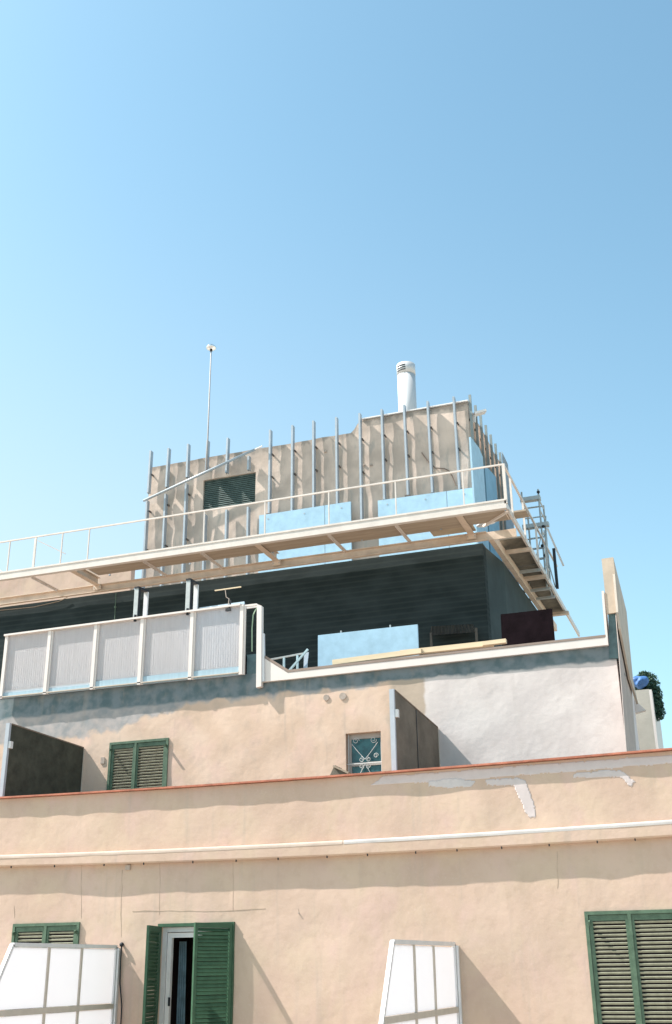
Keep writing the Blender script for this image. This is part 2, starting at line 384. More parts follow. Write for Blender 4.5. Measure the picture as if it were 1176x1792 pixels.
drape([(648, 1374), (668, 1358), (760, 1352), (900, 1341), (1176, 1321), (1190, 1334), (1080, 1344), (1000, 1350), (900, 1358), (800, 1366), (700, 1371)], YP, .02, 3.1, .0015, plasterpatch, label='pale filler band running under the red cap')
drape([(848, 1365), (905, 1361), (920, 1368), (930, 1394), (940, 1422), (937, 1431), (927, 1432), (919, 1422), (908, 1394), (899, 1374), (852, 1374)], YP, .02, 3.1, .0025, plasterpatch, label='pale filler streak with a tail running down')
drape([(1004, 1355), (1050, 1349), (1085, 1347), (1112, 1368), (1106, 1377), (1083, 1360), (1045, 1360), (1002, 1363)], YP, .02, 3.1, .0025, plasterpatch, label='short hooked filler smear at the right')
drape([(750, 1367), (800, 1362), (835, 1368), (826, 1377), (780, 1379), (750, 1375)], YP, .02, 3.1, .003, mat('filler_smear', (.56, .51, .51), .85))
# drip nails, spout
for px in range(30, 1176, 78):
    p = at(px+random.uniform(-8, 8), 1500, YA); z = cob(p.x)
    bm = B(); box(bm, p.x-.008, p.x+.008, YA-.10, YA-.085, z-.028, z+.01); part('drip_nail', bm, blacks, bld)
p = at(222, 1517, YA-.05)
bm = B(); box(bm, p.x-.04, p.x+.04, YA-.03, YA+.02, p.z-.045, p.z+.03); part('drain_spout', bm, plug, bld)
# cracks
def crack(pts, wd, Y=YA, amp=.022, k=3.1, name='crack'):
    P_ = []
    for (a, b_) in zip(pts[:-1], pts[1:]):
        n = max(2, int(math.hypot(b_[0]-a[0], b_[1]-a[1])/5))
        for i in range(n):
            u = i/n; P_.append(at(a[0]+(b_[0]-a[0])*u, a[1]+(b_[1]-a[1])*u, Y))
    bm = B(); rows = []
    for i, p in enumerate(P_):
        j = .012*noise.noise(Vector((p.x*5, p.z*5, 0))); ww = wd*(.4+abs(noise.noise(Vector((p.x*4, p.z*4, 3))))*1.6)
        d = (P_[min(i+1, len(P_)-1)]-P_[max(0, i-1)]).normalized(); s = Vector((-d.z, 0, d.x))
        row = []
        for sg in (-1, 1):
            q = p + s*(sg*ww+j); q.y = Y+amp*uneven(q.x, q.z, k)-.0025; row.append(bm.verts.new(q))
        rows.append(row)
    for a, b_ in zip(rows[:-1], rows[1:]): bm.faces.new((a[0], a[1], b_[1], b_[0]))
    r = bmesh.ops.extrude_face_region(bm, geom=list(bm.faces))
    for v in [g_ for g_ in r['geom'] if isinstance(g_, bmesh.types.BMVert)]: v.co.y += .006
    part(name, bm, crackm, bld)
crack([(232, 1595), (300, 1594), (380, 1595), (470, 1590)], .006)
crack([(214, 1522), (213, 1560), (211, 1600), (212, 1645)], .0045)
for a in (((142, 1512), (142, 1612)), ((280, 1510), (279, 1606)), ((408, 1508), (408, 1600)), ((25, 1585), (25, 1612)), ((975, 1490), (976, 1560)), ((522, 1590), (524, 1602))):
    crack(list(a), .0022)

for px, py in ((523, 1598),):
    q = at(px, py, YA); bm = B(); tube(bm, [(q.x, YA-.016, q.z), (q.x, YA+.03, q.z)], .011, 8); part('wall_anchor', bm, plug, bld)
# upper wall B with small grille window
gw = (at(605, 1300, YB).x, at(667, 1300, YB).x, 14.75, at(636, 1281.5, YB).z)
part('upper_wall', wall(XW, -1.62, 13.55, 17.02, YB, .3, [gw, WB], amp=.02, k=8.4), wallB_m, bld)
bm = B(); box(bm, -1.90, -1.621, YB+.301, 20.8, 13.55, 16.9); part('side_wall', bm, mat('pink_side', (.64, .585, .59), .9, var=.06, scale=2, bump=.1), bld)
bm = B(); box(bm, XW, -1.91, YB+.31, YC+.3, 15.8, 16.0); part('roof_terrace_floor', bm, floorm, bld)
bm = B(); box(bm, XW, -1.91, 23.9, 32, 13.4, 15.9); part('rear_block', bm, concrete, bld)
# teal stub of parapet between screen and column
a, b_ = at(422, 1147, YB), at(449, 1146, YB)
bm = B(); box(bm, a.x+.12, b_.x, YB+.0, YB+.14, 17.021, a.z); part('parapet_stub', bm, mat('teal_paint', (.085, .14, .155), .85, var=.3, scale=5, bump=.2), bld)
# coping (white metal) of roof terrace
bm = B()
pl = [at(451, 1194, YB-.07), at(503, 1189, YB-.07), at(1063, 1128.5, YB-.07), at(1060, 1115, YB-.07), at(503, 1177, YB-.07), at(463, 1152, YB-.07)]
prism(bm, pl, (0, .075, 0)); cp = part('coping', bm, whitem, bld)
bm = B()
tl = [at(463, 1151.5, YB-.075), at(503, 1176.5, YB-.075), at(1060, 1114.5, YB-.075), at(1059.5, 1110.5, YB-.075), at(505, 1172, YB-.075), at(464, 1147, YB-.075)]
prism(bm, tl, (0, .30, 0)); part('coping_lip', bm, mat('lip_brown', (.27, .21, .18), .8), cp)
# upstand at the right
a, b_ = at(1064, 1128, YB-.075), at(1054, 1033, YB-.075)
bm = B(); prism(bm, [at(1060.5, 1129, YB-.075), at(1064.5, 1128.5, YB-.075), at(1056.5, 1034, YB-.075), at(1052.5, 1034, YB-.075)], (0, .3, 0)); part('coping', bm, whitem, bld, 'white vertical end trim of the coping')
XR = at(1073, 975, 18.14).x
f1 = [at(1052.5, 978, 18.14), at(1073, 975, 18.14), at(1084, 1071, 18.14), at(1062.5, 1074, 18.14)]
bm = B(); prism(bm, f1, (0, .06, 0)); part('end_pier', bm, mat('pier_cream', (.50, .41, .33), .8, var=.12, scale=4), bld)
bm = B(); prism(bm, [at(1064.5, 1075, 18.19), at(1077.5, 1073.5, 18.19), at(1082, 1152, 18.19), at(1066, 1152, 18.19)], (0, .2, 0)); part('end_pier', bm, MATS['teal_paint'], bld, 'teal painted lower part of the end pier')
X2 = XR-.003
s1 = [at(1073.5, 976, X=X2), at(1096.5, 1070, X=X2), at(1108, 1190, X=X2), at(1117, 1232, X=X2), at(1103, 1188, X=X2), at(1086, 1100, X=X2), at(1082, 1071, X=X2)]
bm = B(); prism(bm, s1, (-.035, 0, 0)); part('end_parapet', bm, mat('pier_side', (.46, .40, .345), .85, var=.15, scale=3), bld)
bm = B(); prism(bm, [at(1078, 1074, X=XR-.06), at(1086, 1073, X=XR-.06), at(1104, 1188, X=XR-.06), at(1116, 1345, X=XR-.06), at(1099, 1345, X=XR-.06)], (-.01, 0, 0)); part('side_wall', bm, mat('pier_strip', (.40, .34, .315), .9), bld)
bm = B(); prism(bm, [at(1108, 1222, 20.85), at(1130, 1243, 20.85), at(1112, 1248, 20.85)], (0, .1, 0)); part('gutter_bracket', bm, whitem, bld)
bm = B(); box(bm, -1.62, -1.54, 18.45, 18.6, 16.42, 16.47); part('pipe_clip', bm, blacks, bld)

# cement plugs
for px, py, r in ((571, 1221, .055), (600, 1218.5, .065)):
    p = at(px, py, YB); bm = B(); tube(bm, [(p.x, YB-.014, p.z), (p.x, YB+.05, p.z)], r, 12); part('cement_plug', bm, plug, bld)
p = at(180, 1331, YB); bm = B(); box(bm, p.x-.04, p.x+.04, YB-.014, YB+.05, p.z-.06, p.z+.06); part('cement_plug', bm, plug, bld)

# penthouse
ZR = 21.02
XC = at(845, 955, YC).x
bm = wall(XW, XC, 16.0, ZR-.02, YC, .3, amp=.01, step=.4, k=1); part('penthouse_wall', bm, dark_m, bld)
_i = [at(862, 943, Z=21.1), at(948, 1066, Z=21.1)]; _d = (_i[1]-_i[0]); _k = _d.x/_d.y
SX = lambda y: _i[0].x-.075+_k*(y-_i[0].y)
bm = B(); prism(bm, [(XC-.3, YC+.301, 16.0), (XC-.002, YC+.301, 16.0), (SX(25), 25, 16.0), (SX(31), 31, 16.0), (SX(31)-.3, 31, 16.0)], (0, 0, ZR-16.02)); part('penthouse_side_wall', bm, tealside, bld)
bm = B(); prism(bm, [(XW, 23.9, ZR-.015), (XC-.05, 23.9, ZR-.015), (SX(31)-.02, 31, ZR-.015), (XW, 31, ZR-.015)], (0, 0, .09)); part('roof_slab', bm, concrete, bld)
bm = wall(XW, at(262, 900, 25.1).x, ZR+.09, 22.3, 24.3, .2, amp=.02, k=2); part('roof_parapet', bm, plaster, bld)

bm = B(); tube(bm, [at(-40, 1072, YC-.05), at(0, 1068, YC-.05), at(60, 1062, YC-.05), at(104, 1052, YC-.05), at(118, 1045, YC-.05)], .01, 6); part('sagging_cable', bm, mat('cable_tan', (.28, .22, .17), .8), bld)
bm = B(); tube(bm, [at(203, 1038, YC-.05), at(200, 1095, YC-.05)], .009, 6); q = at(201.5, 1062, YC-.06); box(bm, q.x-.02, q.x+.02, q.y-.02, q.y+.02, q.z-.03, q.z+.02); part('hanging_wire', bm, mat('wire_green', (.10, .16, .12), .7), bld)
# ------------------------------------------------------------------ shutters / windows
def leaf(o, d, wd, z0, z1, parent, fm, sm, nrm_side=1, pitch=.052, sw=.032, name='shutter_leaf', label=None):
    """louvred leaf: hinge foot o (x,y), unit direction d along its width, outer face towards -normal"""
    bm = B(); d = Vector((d[0], d[1], 0)).normalized(); nrm = Vector((d.y, -d.x, 0))*nrm_side; o = Vector((o[0], o[1], 0)); st = .05; T = .038
    def v(u, z, t=0): return o + d*u + nrm*t + Vector((0, 0, z))
    bar(bm, v(st/2, z0), v(st/2, z1), st, T, nrm); bar(bm, v(wd-st/2, z0), v(wd-st/2, z1), st, T, nrm)
    for zz, hh in ((z0+.05, .1), (z1-.035, .07)): bar(bm, v(st, zz), v(wd-st, zz), T*.96, hh, (0, 0, 1))
    n = int((z1-z0-.17)/pitch)
    for i in range(n):
        z = z0+.1+(i+.5)*(z1-z0-.17)/n
        k_ = random.uniform(-.10, .10); up = (nrm*(.62+k_)+Vector((0, 0, .78))).normalized(); z += random.uniform(-.002, .002)      # outer edge low
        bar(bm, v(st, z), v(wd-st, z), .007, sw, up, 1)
    for f in bm.faces: pass
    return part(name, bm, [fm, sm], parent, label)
def closed_window(x0, x1, z0, z1, Y, fm, sm, name='window', lab=None, split=None):
    bm = B(); fw = .045
    for a_, b2, c_, d_ in ((x0-fw, x0, z0-fw, z1+fw), (x1, x1+fw, z0-fw, z1+fw), (x0, x1, z1, z1+fw), (x0, x1, z0-fw, z0)):
        box(bm, a_, b2, Y-.03, Y+.04, c_, d_)
    fr = part(name, bm, fm, bld, lab)
    xm = split if split is not None else (x0+x1)/2
    leaf((x0+.004, Y+.005), (1, 0), xm-x0-.012, z0+.005, z1-.005, fr, fm, sm)
    leaf((xm+.008, Y+.005), (1, 0), x1-xm-.012, z0+.005, z1-.005, fr, fm, sm)
    bm = B(); box(bm, xm-.022, xm+.022, Y-.032, Y-.016, z0, z1); part('centre_stile', bm, fm, fr)
    bm = B(); box(bm, x0+.001, x1-.001, Y+.06, Y+.09, z0+.001, z1-.001); part('backing', bm, room, fr)
    for sx, sg in ((x0, 1), (x1-.005, 1)):       # hinge stays
        bm = B(); bar(bm, (sx+.01, Y-.03, z1-.09), (sx+.02, Y-.11, z1-.11), .02, .05); part('stay', bm, fm, fr)
    return fr
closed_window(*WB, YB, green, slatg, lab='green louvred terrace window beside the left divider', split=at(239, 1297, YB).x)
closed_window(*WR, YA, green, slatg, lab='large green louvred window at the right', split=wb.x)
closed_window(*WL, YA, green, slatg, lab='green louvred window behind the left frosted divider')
# balcony door
bm = B(); zt = 12.60
for a_, b2, c_, d_ in ((dx0, dx0+.07, 10.3, zt-.002), (dx1-.07, dx1, 10.3, zt-.002), (dx0+.07, dx1-.07, zt-.07, zt-.002)): box(bm, a_+.002, b2-.002, YA+.03, YA+.13, c_, d_)
dr = part('balcony_door', bm, greyfr, bld)
bm = B(); X0 = dx0+.075
for a_, b2, c_, d_ in ((X0, X0+.07, 10.3, zt-.08), (X0+.07, X0+.55, zt-.15, zt-.08)): box(bm, a_, b2, YA+.06, YA+.12, c_, d_)
part('door_sash', bm, whitep, dr)
bm = B(); box(bm, X0+.08, dx1-.1, YA+.8, YA+.84, 10.3, zt-.08); part('room_back', bm, room, dr)
bm = B()
for i in range(7): tube(bm, [(X0+.09+i*.022, YA+.3+.02*(i % 2), 10.3), (X0+.09+i*.016, YA+.3+.02*(i % 2), zt-.2)], .014, 6)
part('curtain', bm, cloth, dr)
bm = B(); box(bm, X0+.06, X0+.085, YA+.035, YA+.06, 11.5, 11.62); part('door_handle', bm, blacks, dr)
bm = B()
for a_, b2, c_, d_ in ((dx0-.05, dx0-.002, 10.3, zt+.05), (dx1+.002, dx1+.05, 10.3, zt+.05), (dx0-.002, dx1+.002, zt+.003, zt+.05)): box(bm, a_, b2, YA-.045, YA+.05, c_, d_)
part('shutter_frame', bm, greend, dr)
th = math.radians(63)
leaf((dx1+.02, YA-.05), (-math.cos(th), -math.sin(th)), .68, 10.3, zt+.03, dr, greend, greend, name='shutter_leaf', pitch=.05, sw=.052)
th = math.radians(77)
leaf((dx0-.02, YA-.05), (math.cos(th), -math.sin(th)), .62, 10.3, zt+.01, dr, greend, greend, nrm_side=-1, name='shutter_leaf', pitch=.05, sw=.06)
# rooms behind openings
bm = B(); box(bm, dx0-.3, dx1+.3, YA+1.5, YA+1.55, 10, 13); box(bm, dx0-.35, dx0-.3, YA+.3, YA+1.5, 10, 13); box(bm, dx1+.3, dx1+.35, YA+.3, YA+1.5, 10, 13); box(bm, dx0-.3, dx1+.3, YA+.3, YA+1.5, 12.9, 13.0)
part('room_shell', bm, room, bld)
# grille window
x0, x1, z0, z1 = gw
bm = B(); Yg = YB+.10; zrl = at(636, 1337, YB+.1).z
for a_, b2, c_, d_ in ((x0+.002, x0+.07, z0, z1), (x1-.035, x1-.002, z0, z1), (x0+.07, x1-.035, z1-.09, z1-.002), (x0+.07, x1-.035, zrl-.03, zrl+.03)): box(bm, a_, b2, Yg, Yg+.05, c_, d_)
gwn = part('grille_window', bm, mat('taupe_frame', (.43, .40, .38), .7), bld)
bm = B(); box(bm, x0+.04, x1-.02, Yg+.02, Yg+.03, z0, z1-.05); part('pane', bm, glassm, gwn)
bm = B(); cx = (x0+x1)/2+.01; yy = YB+.045
def spiral(cx_, cz_, r, s, a0=0, turns=1.4):
    pts = []
    for i in range(22):
        t = i/21; an = a0+s*t*turns*2*math.pi; rr = r*(1-.75*t); pts.append((cx_+rr*math.cos(an), yy, cz_+rr*math.sin(an)))
    tube(bm, pts, .0055, 5)
zc = zrl+.07
for s in (-1, 1):
    tube(bm, [(cx, yy, zc), (cx+s*.12, yy, zc+.13), (cx+s*.24, yy, zc+.28)], .0055, 5)
    spiral(cx+s*.065, zc-.0, .048, s, math.pi/2)
    spiral(cx+s*.065, zc-.12, .048, -s, -math.pi/2)
    spiral(cx+s*.16, z1-.13, .06, -s, 0)
    tube(bm, [(cx, yy, zc-.08), (cx+s*.07, yy, zc-.2), (cx+s*.15, yy, zc-.34)], .0055, 5)
spiral(cx+.2, zc+.05, .045, 1, 0)
for xx in (x0+.035, x1-.015): tube(bm, [(xx, yy, z0), (xx, yy, z1)], .007, 5)
tube(bm, [(x0, yy, z0+.2), (x1, yy, z0+.2)], .007, 5); tube(bm, [(x0, yy, zrl), (x1, yy, zrl)], .008, 5)
part('scroll_grille', bm, mat('pale_iron', (.50, .50, .50), .6), gwn)
bm = B(); box(bm, x0-.05, x1+.05, YB+.301, YB+.4, z0-.1, z1+.1); part('backing', bm, room, gwn)

# ------------------------------------------------------------------ terrace dividers (partitions)
def divider(pn, pf, mtl, label, seam):
    Yn, Yf = pn.y, YB-.03
    t = thing('terrace_divider', label, 'partition', (pn.x, Yn, 13.55), 'solid dividers on the upper terrace')
    zn, zf = pn.z, pf.z
    XX = lambda y: pn.x+(pf.x-pn.x)*(y-Yn)/(Yf-Yn)
    bm = B(); prism(bm, [(pn.x, Yn, 13.56), (pf.x, Yf, 13.56), (pf.x, Yf, zf), (pn.x, Yn, zn)], (-.03, 0, 0)); part('panel', bm, mtl, t)
    bm = B(); box(bm, pn.x-.075, pn.x, Yn-.06, Yn-.002, 13.55, zn+.02); part('post', bm, mat('zinc_post', (.40, .43, .48), .5, .2), t)
    bm = B(); bar(bm, (pn.x-.015, Yn, zn+.012), (pf.x-.015, Yf, zf+.012), .045, .022); part('top_trim', bm, mat('brown_trim', (.20, .15, .12), .8), t)
    bm = B(); box(bm, pn.x+.001, pn.x+.05, Yn-.045, Yn+.03, zn-.42, zn-.30); part('hinge', bm, greyfr, t)
    bm = B(); box(bm, pf.x-.035, pf.x+.008, Yf+.002, Yf+.028, 13.56, zf); part('wall_trim', bm, frameb, t)
    if seam:
        ys = Yn+(Yf-Yn)*seam; bm = B(); box(bm, XX(ys)-.002, XX(ys)+.008, ys-.012, ys+.012, 13.56, zn+(zf-zn)*seam-.01); part('seam_strip', bm, blacks, t)
    return t
divider(at(691, 1209, 16.30), at(767, 1275, YB), panelbrown, 'brown terrace divider with a seam, right of the grille window', .47)
divider(at(20.5, 1268, 16.30), at(148, 1310, YB), paneldark, 'dark olive terrace divider left of the green shuttered window', None)

# tilted crate on the terrace
c0 = at(575, 1362, 17.2); c1 = at(584.5, 1341, 17.2); c2 = at(609, 1353.5, 17.2)
t = thing('wooden_crate', 'dark tilted wooden crate peeking over the parapet by the grille window', 'crate', (c0.x, 17.2, 13.9))
bm = B(); d = (c2-c1).normalized(); n_ = Vector((d.z, 0, -d.x))*-1
prism(bm, [c1, c2, c2-Vector((0, 0, .35)), c1+(c0-c1)*2.2], (0, .03, 0)); part('side_board', bm, woodd, t)
bm = B(); prism(bm, [c1+Vector((0, .3, 0)), c2+Vector((0, .3, 0)), c2+Vector((0, .3, -.35)), c1+(c0-c1)*2.2+Vector((0, .3, 0))], (0, .03, 0)); part('side_board', bm, woodd, t)
bm = B(); bar(bm, c1+Vector((0, -.02, 0)), c2+Vector((.02, -.02, 0)), .05, .03); bar(bm, c1+Vector((0, .34, 0)), c2+Vector((0, .34, 0)), .05, .03); bar(bm, c1, c1+Vector((0, .33, 0)), .04, .03); bar(bm, c2, c2+Vector((0, .33, 0)), .04, .03); part('rim', bm, wood, t)
bm = B(); box(bm, c0.x+.06, c2.x-.02, 17.22, 17.5, 13.55, c0.z-.12); part('foot', bm, woodd, t)

# ------------------------------------------------------------------ frosted balcony dividers at the bottom
def frosted(Xr, pts_top, pts_mul, pbar, label, extra=False):
    """divider in the plane X=Xr; outline from the survey"""
    T = [at(x, y, X=Xr) for x, y in pts_top]         # near top, far top, far low, near low
    t = thing('frosted_divider', label, 'balcony divider', (Xr, T[1].y, 10.3), 'frosted glass balcony dividers')
    nb_, ft, fl, nl = T
    def ext(a, b__, z): u = (z-a.z)/(b__.z-a.z); return a+(b__-a)*u
    zb = 11.05
    bn = ext(nb_, nl, zb); bf = Vector((Xr, ft.y, zb))
    bm = B(); W = .05
    bar(bm, nb_, ft+Vector((0, .0, 0)), .05, W); bar(bm, nb_, bn, .05, W, (0, 1, 0)); bar(bm, ft, bf, .05, W, (0, 1, 0)); bar(bm, bn, bf, .05, W)
    fr = part('frame', bm, greyfr, t)
    zl = at(*pbar, X=Xr).z
    bm = B(); bar(bm, (Xr+.005, ext(nb_, nl, zl).y, zl), (Xr+.005, ft.y, zl), .05, .07); part('mid_rail', bm, frameb, t)
    ys = [None]+[at(x, y, X=Xr).y for x, y in pts_mul]+[ft.y]
    for y in ys[1:-1]:
        bm = B(); bar(bm, (Xr, y, nb_.z-.02), (Xr, y, zb+.02), .04, .045, (0, 1, 0)); part('mullion', bm, frameb, t)
    # panes between mullions, above and below the rail
    for i in range(len(ys)-1):
        for (za, zc_) in ((zl+.04, nb_.z-.03), (zb+.03, zl-.04)):
            y1 = ys[i+1]-.02
            yn = (lambda z: (ext(nb_, nl, z).y if ys[i] is None else ys[i])+.02)
            ztop_n = zc_
            bm = B(); prism(bm, [(Xr, yn(za), za), (Xr, y1, za), (Xr, y1, zc_), (Xr, yn(zc_), zc_)], (-.012, 0, 0)); part('pane', bm, frost, t)
    bm = B(); bar(bm, (Xr+.045, ft.y+.02, ft.z-.02), (Xr+.045, ft.y+.02, zb), .03, .05, (0, 1, 0)); part('wall_post', bm, greyfr, t)
    return t
XrR = at(794, 1652, YA-.05).x
frosted(XrR, [(687, 1648), (794, 1652), (794, 1782), (669, 1782)], [(723, 1650), (757, 1650)], (745, 1775), 'frosted glass balcony divider in the middle of the lower wall')
XrL = at(203, 1657, YA-.05).x
frosted(XrL, [(22, 1653), (203, 1657), (203, 1782), (-32, 1782)], [(86, 1655), (143, 1656)], (100, 1767), 'frosted glass balcony divider at the left, beside the black cable')
p0, p1 = at(213, 1653, YA-.04), at(213.5, 1785, YA-.04)
t = thing('hanging_cable', 'black cable hanging down the wall from a knob beside the left divider', 'cable', (p1.x, p1.y, p1.z))
bm = B(); tube(bm, [p0, at(211, 1680, YA-.04), at(210, 1720, YA-.04), at(213, 1760, YA-.04), Vector((p1.x, p1.y, 10.3))], .011, 6); part('cord', bm, blacks, t)
bm = B(); bmesh.ops.create_icosphere(bm, subdivisions=2, radius=.035, matrix=Matrix.Translation(p0)); box(bm, p0.x-.012, p0.x+.012, YA-.04, YA+.02, p0.z-.012, p0.z+.012); part('knob', bm, blacks, t)

# ------------------------------------------------------------------ white windbreak screen on upper parapet
YS = 18.06
cols = [8, 83, 163.5, 245, 333, 421]
def edge(px, top):  # top / bottom edge of the screen
    u = (px-8)/(421-8)
    return (1112+(1058-1112)*u) if top else (1221.5+(1180-1221.5)*u)
t = thing('windbreak_screen', 'white ribbed windbreak screen in five bays on the grey parapet', 'screen', (at(210, 1200, YS).x, YS, 17.02))
zt_, zb_ = [], []
for i in range(5):
    xa, xb = at(cols[i], 1150, YS).x, at(cols[i+1], 1150, YS).x
    za = at(cols[i], edge(cols[i], 1), YS).z; z2 = at(cols[i+1], edge(cols[i+1], 1), YS).z; zc = at((cols[i]+cols[i+1])/2, edge((cols[i]+cols[i+1])/2, 0), YS).z+.01
    bm = B(); n = 40; rows = []
    for k in range(n+1):
        x = xa+.02+(xb-xa-.04)*k/n; y = YS+.05+.0012*math.cos(k*math.pi)
        rows.append([bm.verts.new((x, y, z)) for z in (zc+.16, (za+z2)/2-.02)])
    for r1, r2 in zip(rows[:-1], rows[1:]): bm.faces.new((r1[0], r2[0], r2[1], r1[1]))
    bmesh.ops.solidify(bm, geom=list(bm.faces), thickness=.006); part('ribbed_panel', bm, ribbed, t)
    bm = B(); box(bm, xa+.02, xb-.02, YS+.035, YS+.06, zc, zc+(.10 if i < 2 else .15)); part('kick_strip', bm, ribblue, t)
    bm = B(); box(bm, xa+.02, xb-.02, YS+.062, YS+.075, zc, zc+.2); part('backing_strip', bm, ribbed, t)
for i, c_ in enumerate(cols):
    x = at(c_, 1150, YS).x; za = at(c_, edge(c_, 1), YS).z; zc = at(c_, edge(c_, 0), YS).z
    bm = B(); box(bm, x-.035, x+.035, YS, YS+.05, zc, za); box(bm, x-.05 if i == 0 else x+.036, x-.036 if i == 0 else x+.07, YS+.02, YS+.06, zc, za-.02); part('post', bm, whitem, t)
xa, xb = at(8, 1112, YS), at(421, 1058, YS)
bm = B(); bar(bm, (xa.x, YS+.025, xa.z), (xb.x, YS+.025, xb.z), .10, .035); part('top_rail', bm, whitem, t)
bm = B(); bar(bm, (xa.x, YS+.03, 17.035), (xb.x, YS+.03, 17.035), .06, .02); part('bottom_rail', bm, frameb, t)
bm = B(); prism(bm, [at(348, 1068, 18.5), at(427, 1057, 18.5), at(427, 1052.5, 18.5), at(348, 1063.5, 18.5)], (0, .04, 0))
prism(bm, [at(348, 1108, 18.5), at(349, 1108, 18.5), at(349, 1064, 18.5), at(348, 1064, 18.5)], (0, .04, 0))
z_ = at(348, 1068, 18.5); box(bm, z_.x, at(427, 1057, 18.5).x, 18.505, 18.535, 16.0, z_.z-.01)
solo('pale_board', bm, mat('pale_blue_board', (.55, .66, .76), .7, var=.05), 'pale blue board edge showing above the right end of the windbreak screen', 'board')
# column right of the screen
t = thing('cream_column', 'tall cream steel column with top arm beside the windbreak screen', 'column', (at(453, 1190, 18.1).x, 18.1, 17.02))
bm = B(); prism(bm, [at(448, 1203, 18.08), at(457, 1201, 18.08), at(457.5, 1060, 18.08), at(449.5, 1057, 18.08)], (0, .1, 0)); part('shaft', bm, whitem, t)
bm = B(); prism(bm, [at(457.3, 1193, 18.1), at(462.5, 1192, 18.1), at(461.5, 1108, 18.1), at(457.7, 1108, 18.1)], (0, .06, 0)); part('side_plate', bm, greyfr, t)
bm = B(); bar(bm, at(425, 1061, 18.13), at(450, 1058, 18.13), .04, .035); bar(bm, at(432, 1064, 18.45), at(455, 1061, 18.45), .03, .03); part('top_arm', bm, whitem, t)
bm = B(); tube(bm, [at(449, 1064, 18.14), at(443, 1076, 18.14), at(441, 1100, 18.14), at(441, 1140, 18.14)], .012, 6); part('hose', bm, mat('hose_green', (.25, .36, .26), .6), t)
bm = B(); bmesh.ops.create_icosphere(bm, subdivisions=3, radius=.17, matrix=Matrix.Translation(at(432, 1163, 18.32)) @ Matrix.Diagonal((.6, .5, 1, 1)))
for v in bm.verts: v.co += Vector((.06*noise.noise(v.co*9), .05*noise.noise(v.co*9+Vector((3, 0, 0))), 0))
solo('dark_hole_blob', bm, blackm, 'crumpled black sack added for the dark hole beside the cream column', 'blob', smooth=True)  # black lump added as the darkness of the open gap
# U brackets
def ubr(a, b_, c_, d_, label):
    Yn = 18.15; A, A2 = at(*a, Yn), at(*b_, Yn); dY = .30
    t = thing('steel_bracket', label, 'bracket', (A2.x, Yn, A2.z), 'steel hoop brackets above the windbreak screen')
    bm = B(); box(bm, A.x-.045, A.x+.045, Yn-.02, Yn+.02, A2.z, A.z); part('front_leg', bm, greyst, t)
    bm = B(); box(bm, A.x+.046, A.x+.056, Yn-.02, Yn+.05, A2.z, A.z); part('flange', bm, blacks, t)
    bm = B(); C_ = at(*c_, Yn+dY); D_ = at(*d_, Yn+dY); box(bm, C_.x-.045, C_.x+.045, Yn+dY-.02, Yn+dY+.02, D_.z-.3, C_.z-.03); part('rear_leg', bm, greyfr, t)
    bm = B(); bar(bm, (A.x, Yn-.03, A.z+.015), (C_.x, Yn+dY+.03, C_.z-.01), .10, .04); part('top_bar', bm, blacks, t)
    bm = B(); bar(bm, (A.x-.15, Yn-.03, A2.z+.02), (A.x+.12, Yn-.03, A2.z-.0), .02, .03); tube(bm, [(A.x+.03, Yn-.06, A2.z-.04), (A.x+.03, Yn-.06, A2.z+.09)], .028, 6); part('clamp', bm, blacks, t)
ubr((240, 1030), (242.5, 1085), (256.5, 1034), (258.7, 1080), 'left grey steel hoop bracket with dark top above the windbreak screen')
ubr((330.5, 1016), (332.5, 1074), (343.8, 1021), (344, 1064), 'right steel hoop bracket with rusty dark leg above the windbreak screen')
t = thing('tv_aerial', 'small rod aerial clamped to the top of the windbreak screen', 'aerial', at(401, 1070, 18.1))
bm = B(); bar(bm, at(376, 1033.5, 18.1), at(422, 1027, 18.1), .02, .02); part('boom', bm, woodl, t)
bm = B(); tube(bm, [at(394, 1031, 18.1), at(396, 1045, 18.1), at(401, 1048, 18.1), at(398, 1070, 18.1)], .009, 6); part('mast', bm, plug, t)
bm = B(); q = at(400, 1067, 18.08); box(bm, q.x-.05, q.x+.05, 18.04, 18.08, q.z-.03, q.z+.02); bar(bm, at(404, 1050, 18.08), at(402, 1064, 18.08), .03, .02); bar(bm, at(405, 1060, 18.08), at(425, 1058, 18.08), .02, .02); part('clamp', bm, blacks, t)

# ------------------------------------------------------------------ things on roof terrace
bl = [at(552.5, 1166, 20.0), at(729.5, 1145, 20.0), at(730.3, 1092.5, 20.0), at(556.4, 1111.7, 20.0)]
zlow = 16.0
bm = B(); bl[0].z = bl[1].z = zlow; bl[0].x = bl[3].x-.02; bl[1].x = bl[2].x; prism(bm, bl, (0, .05, 0))
solo('foam_board', bm, blue, 'large sky blue foam board standing on edge on the roof terrace', 'board', 'sky blue insulation boards')
for px, py in ((597, 1104), (683, 1094)):
    q = at(px, py, 20.12); bm = B(); box(bm, q.x-.012, q.x+.012, 20.1, 20.13, 16, q.z)
    solo('steel_rod', bm, greyst, 'thin rod behind the %s end of the large blue board' % ('left' if px < 640 else 'right'), 'rod', 'rods behind the blue board')
# timber resting on the coping
for (a, b_, th_, nm) in (((583, 1160), (738, 1139.5), .09, 'pale timber plank on the coping in front of the blue board'), ((700, 1142), (862, 1124.5), .09, 'pale timber plank on the coping, middle one of three'), ((845, 1127), (886, 1122), .07, 'short pale timber offcut on the coping near the black sheet')):
    A, A2 = at(*a, 18.36), at(*b_, 18.36); off = .06 if a[0] == 700 else 0
    bm = B(); bar(bm, A+Vector((0, off, 0)), A2+Vector((0, off, 0)), .10, th_); solo('timber_plank', bm, woodl, nm, 'plank', 'timber planks lying on the coping')
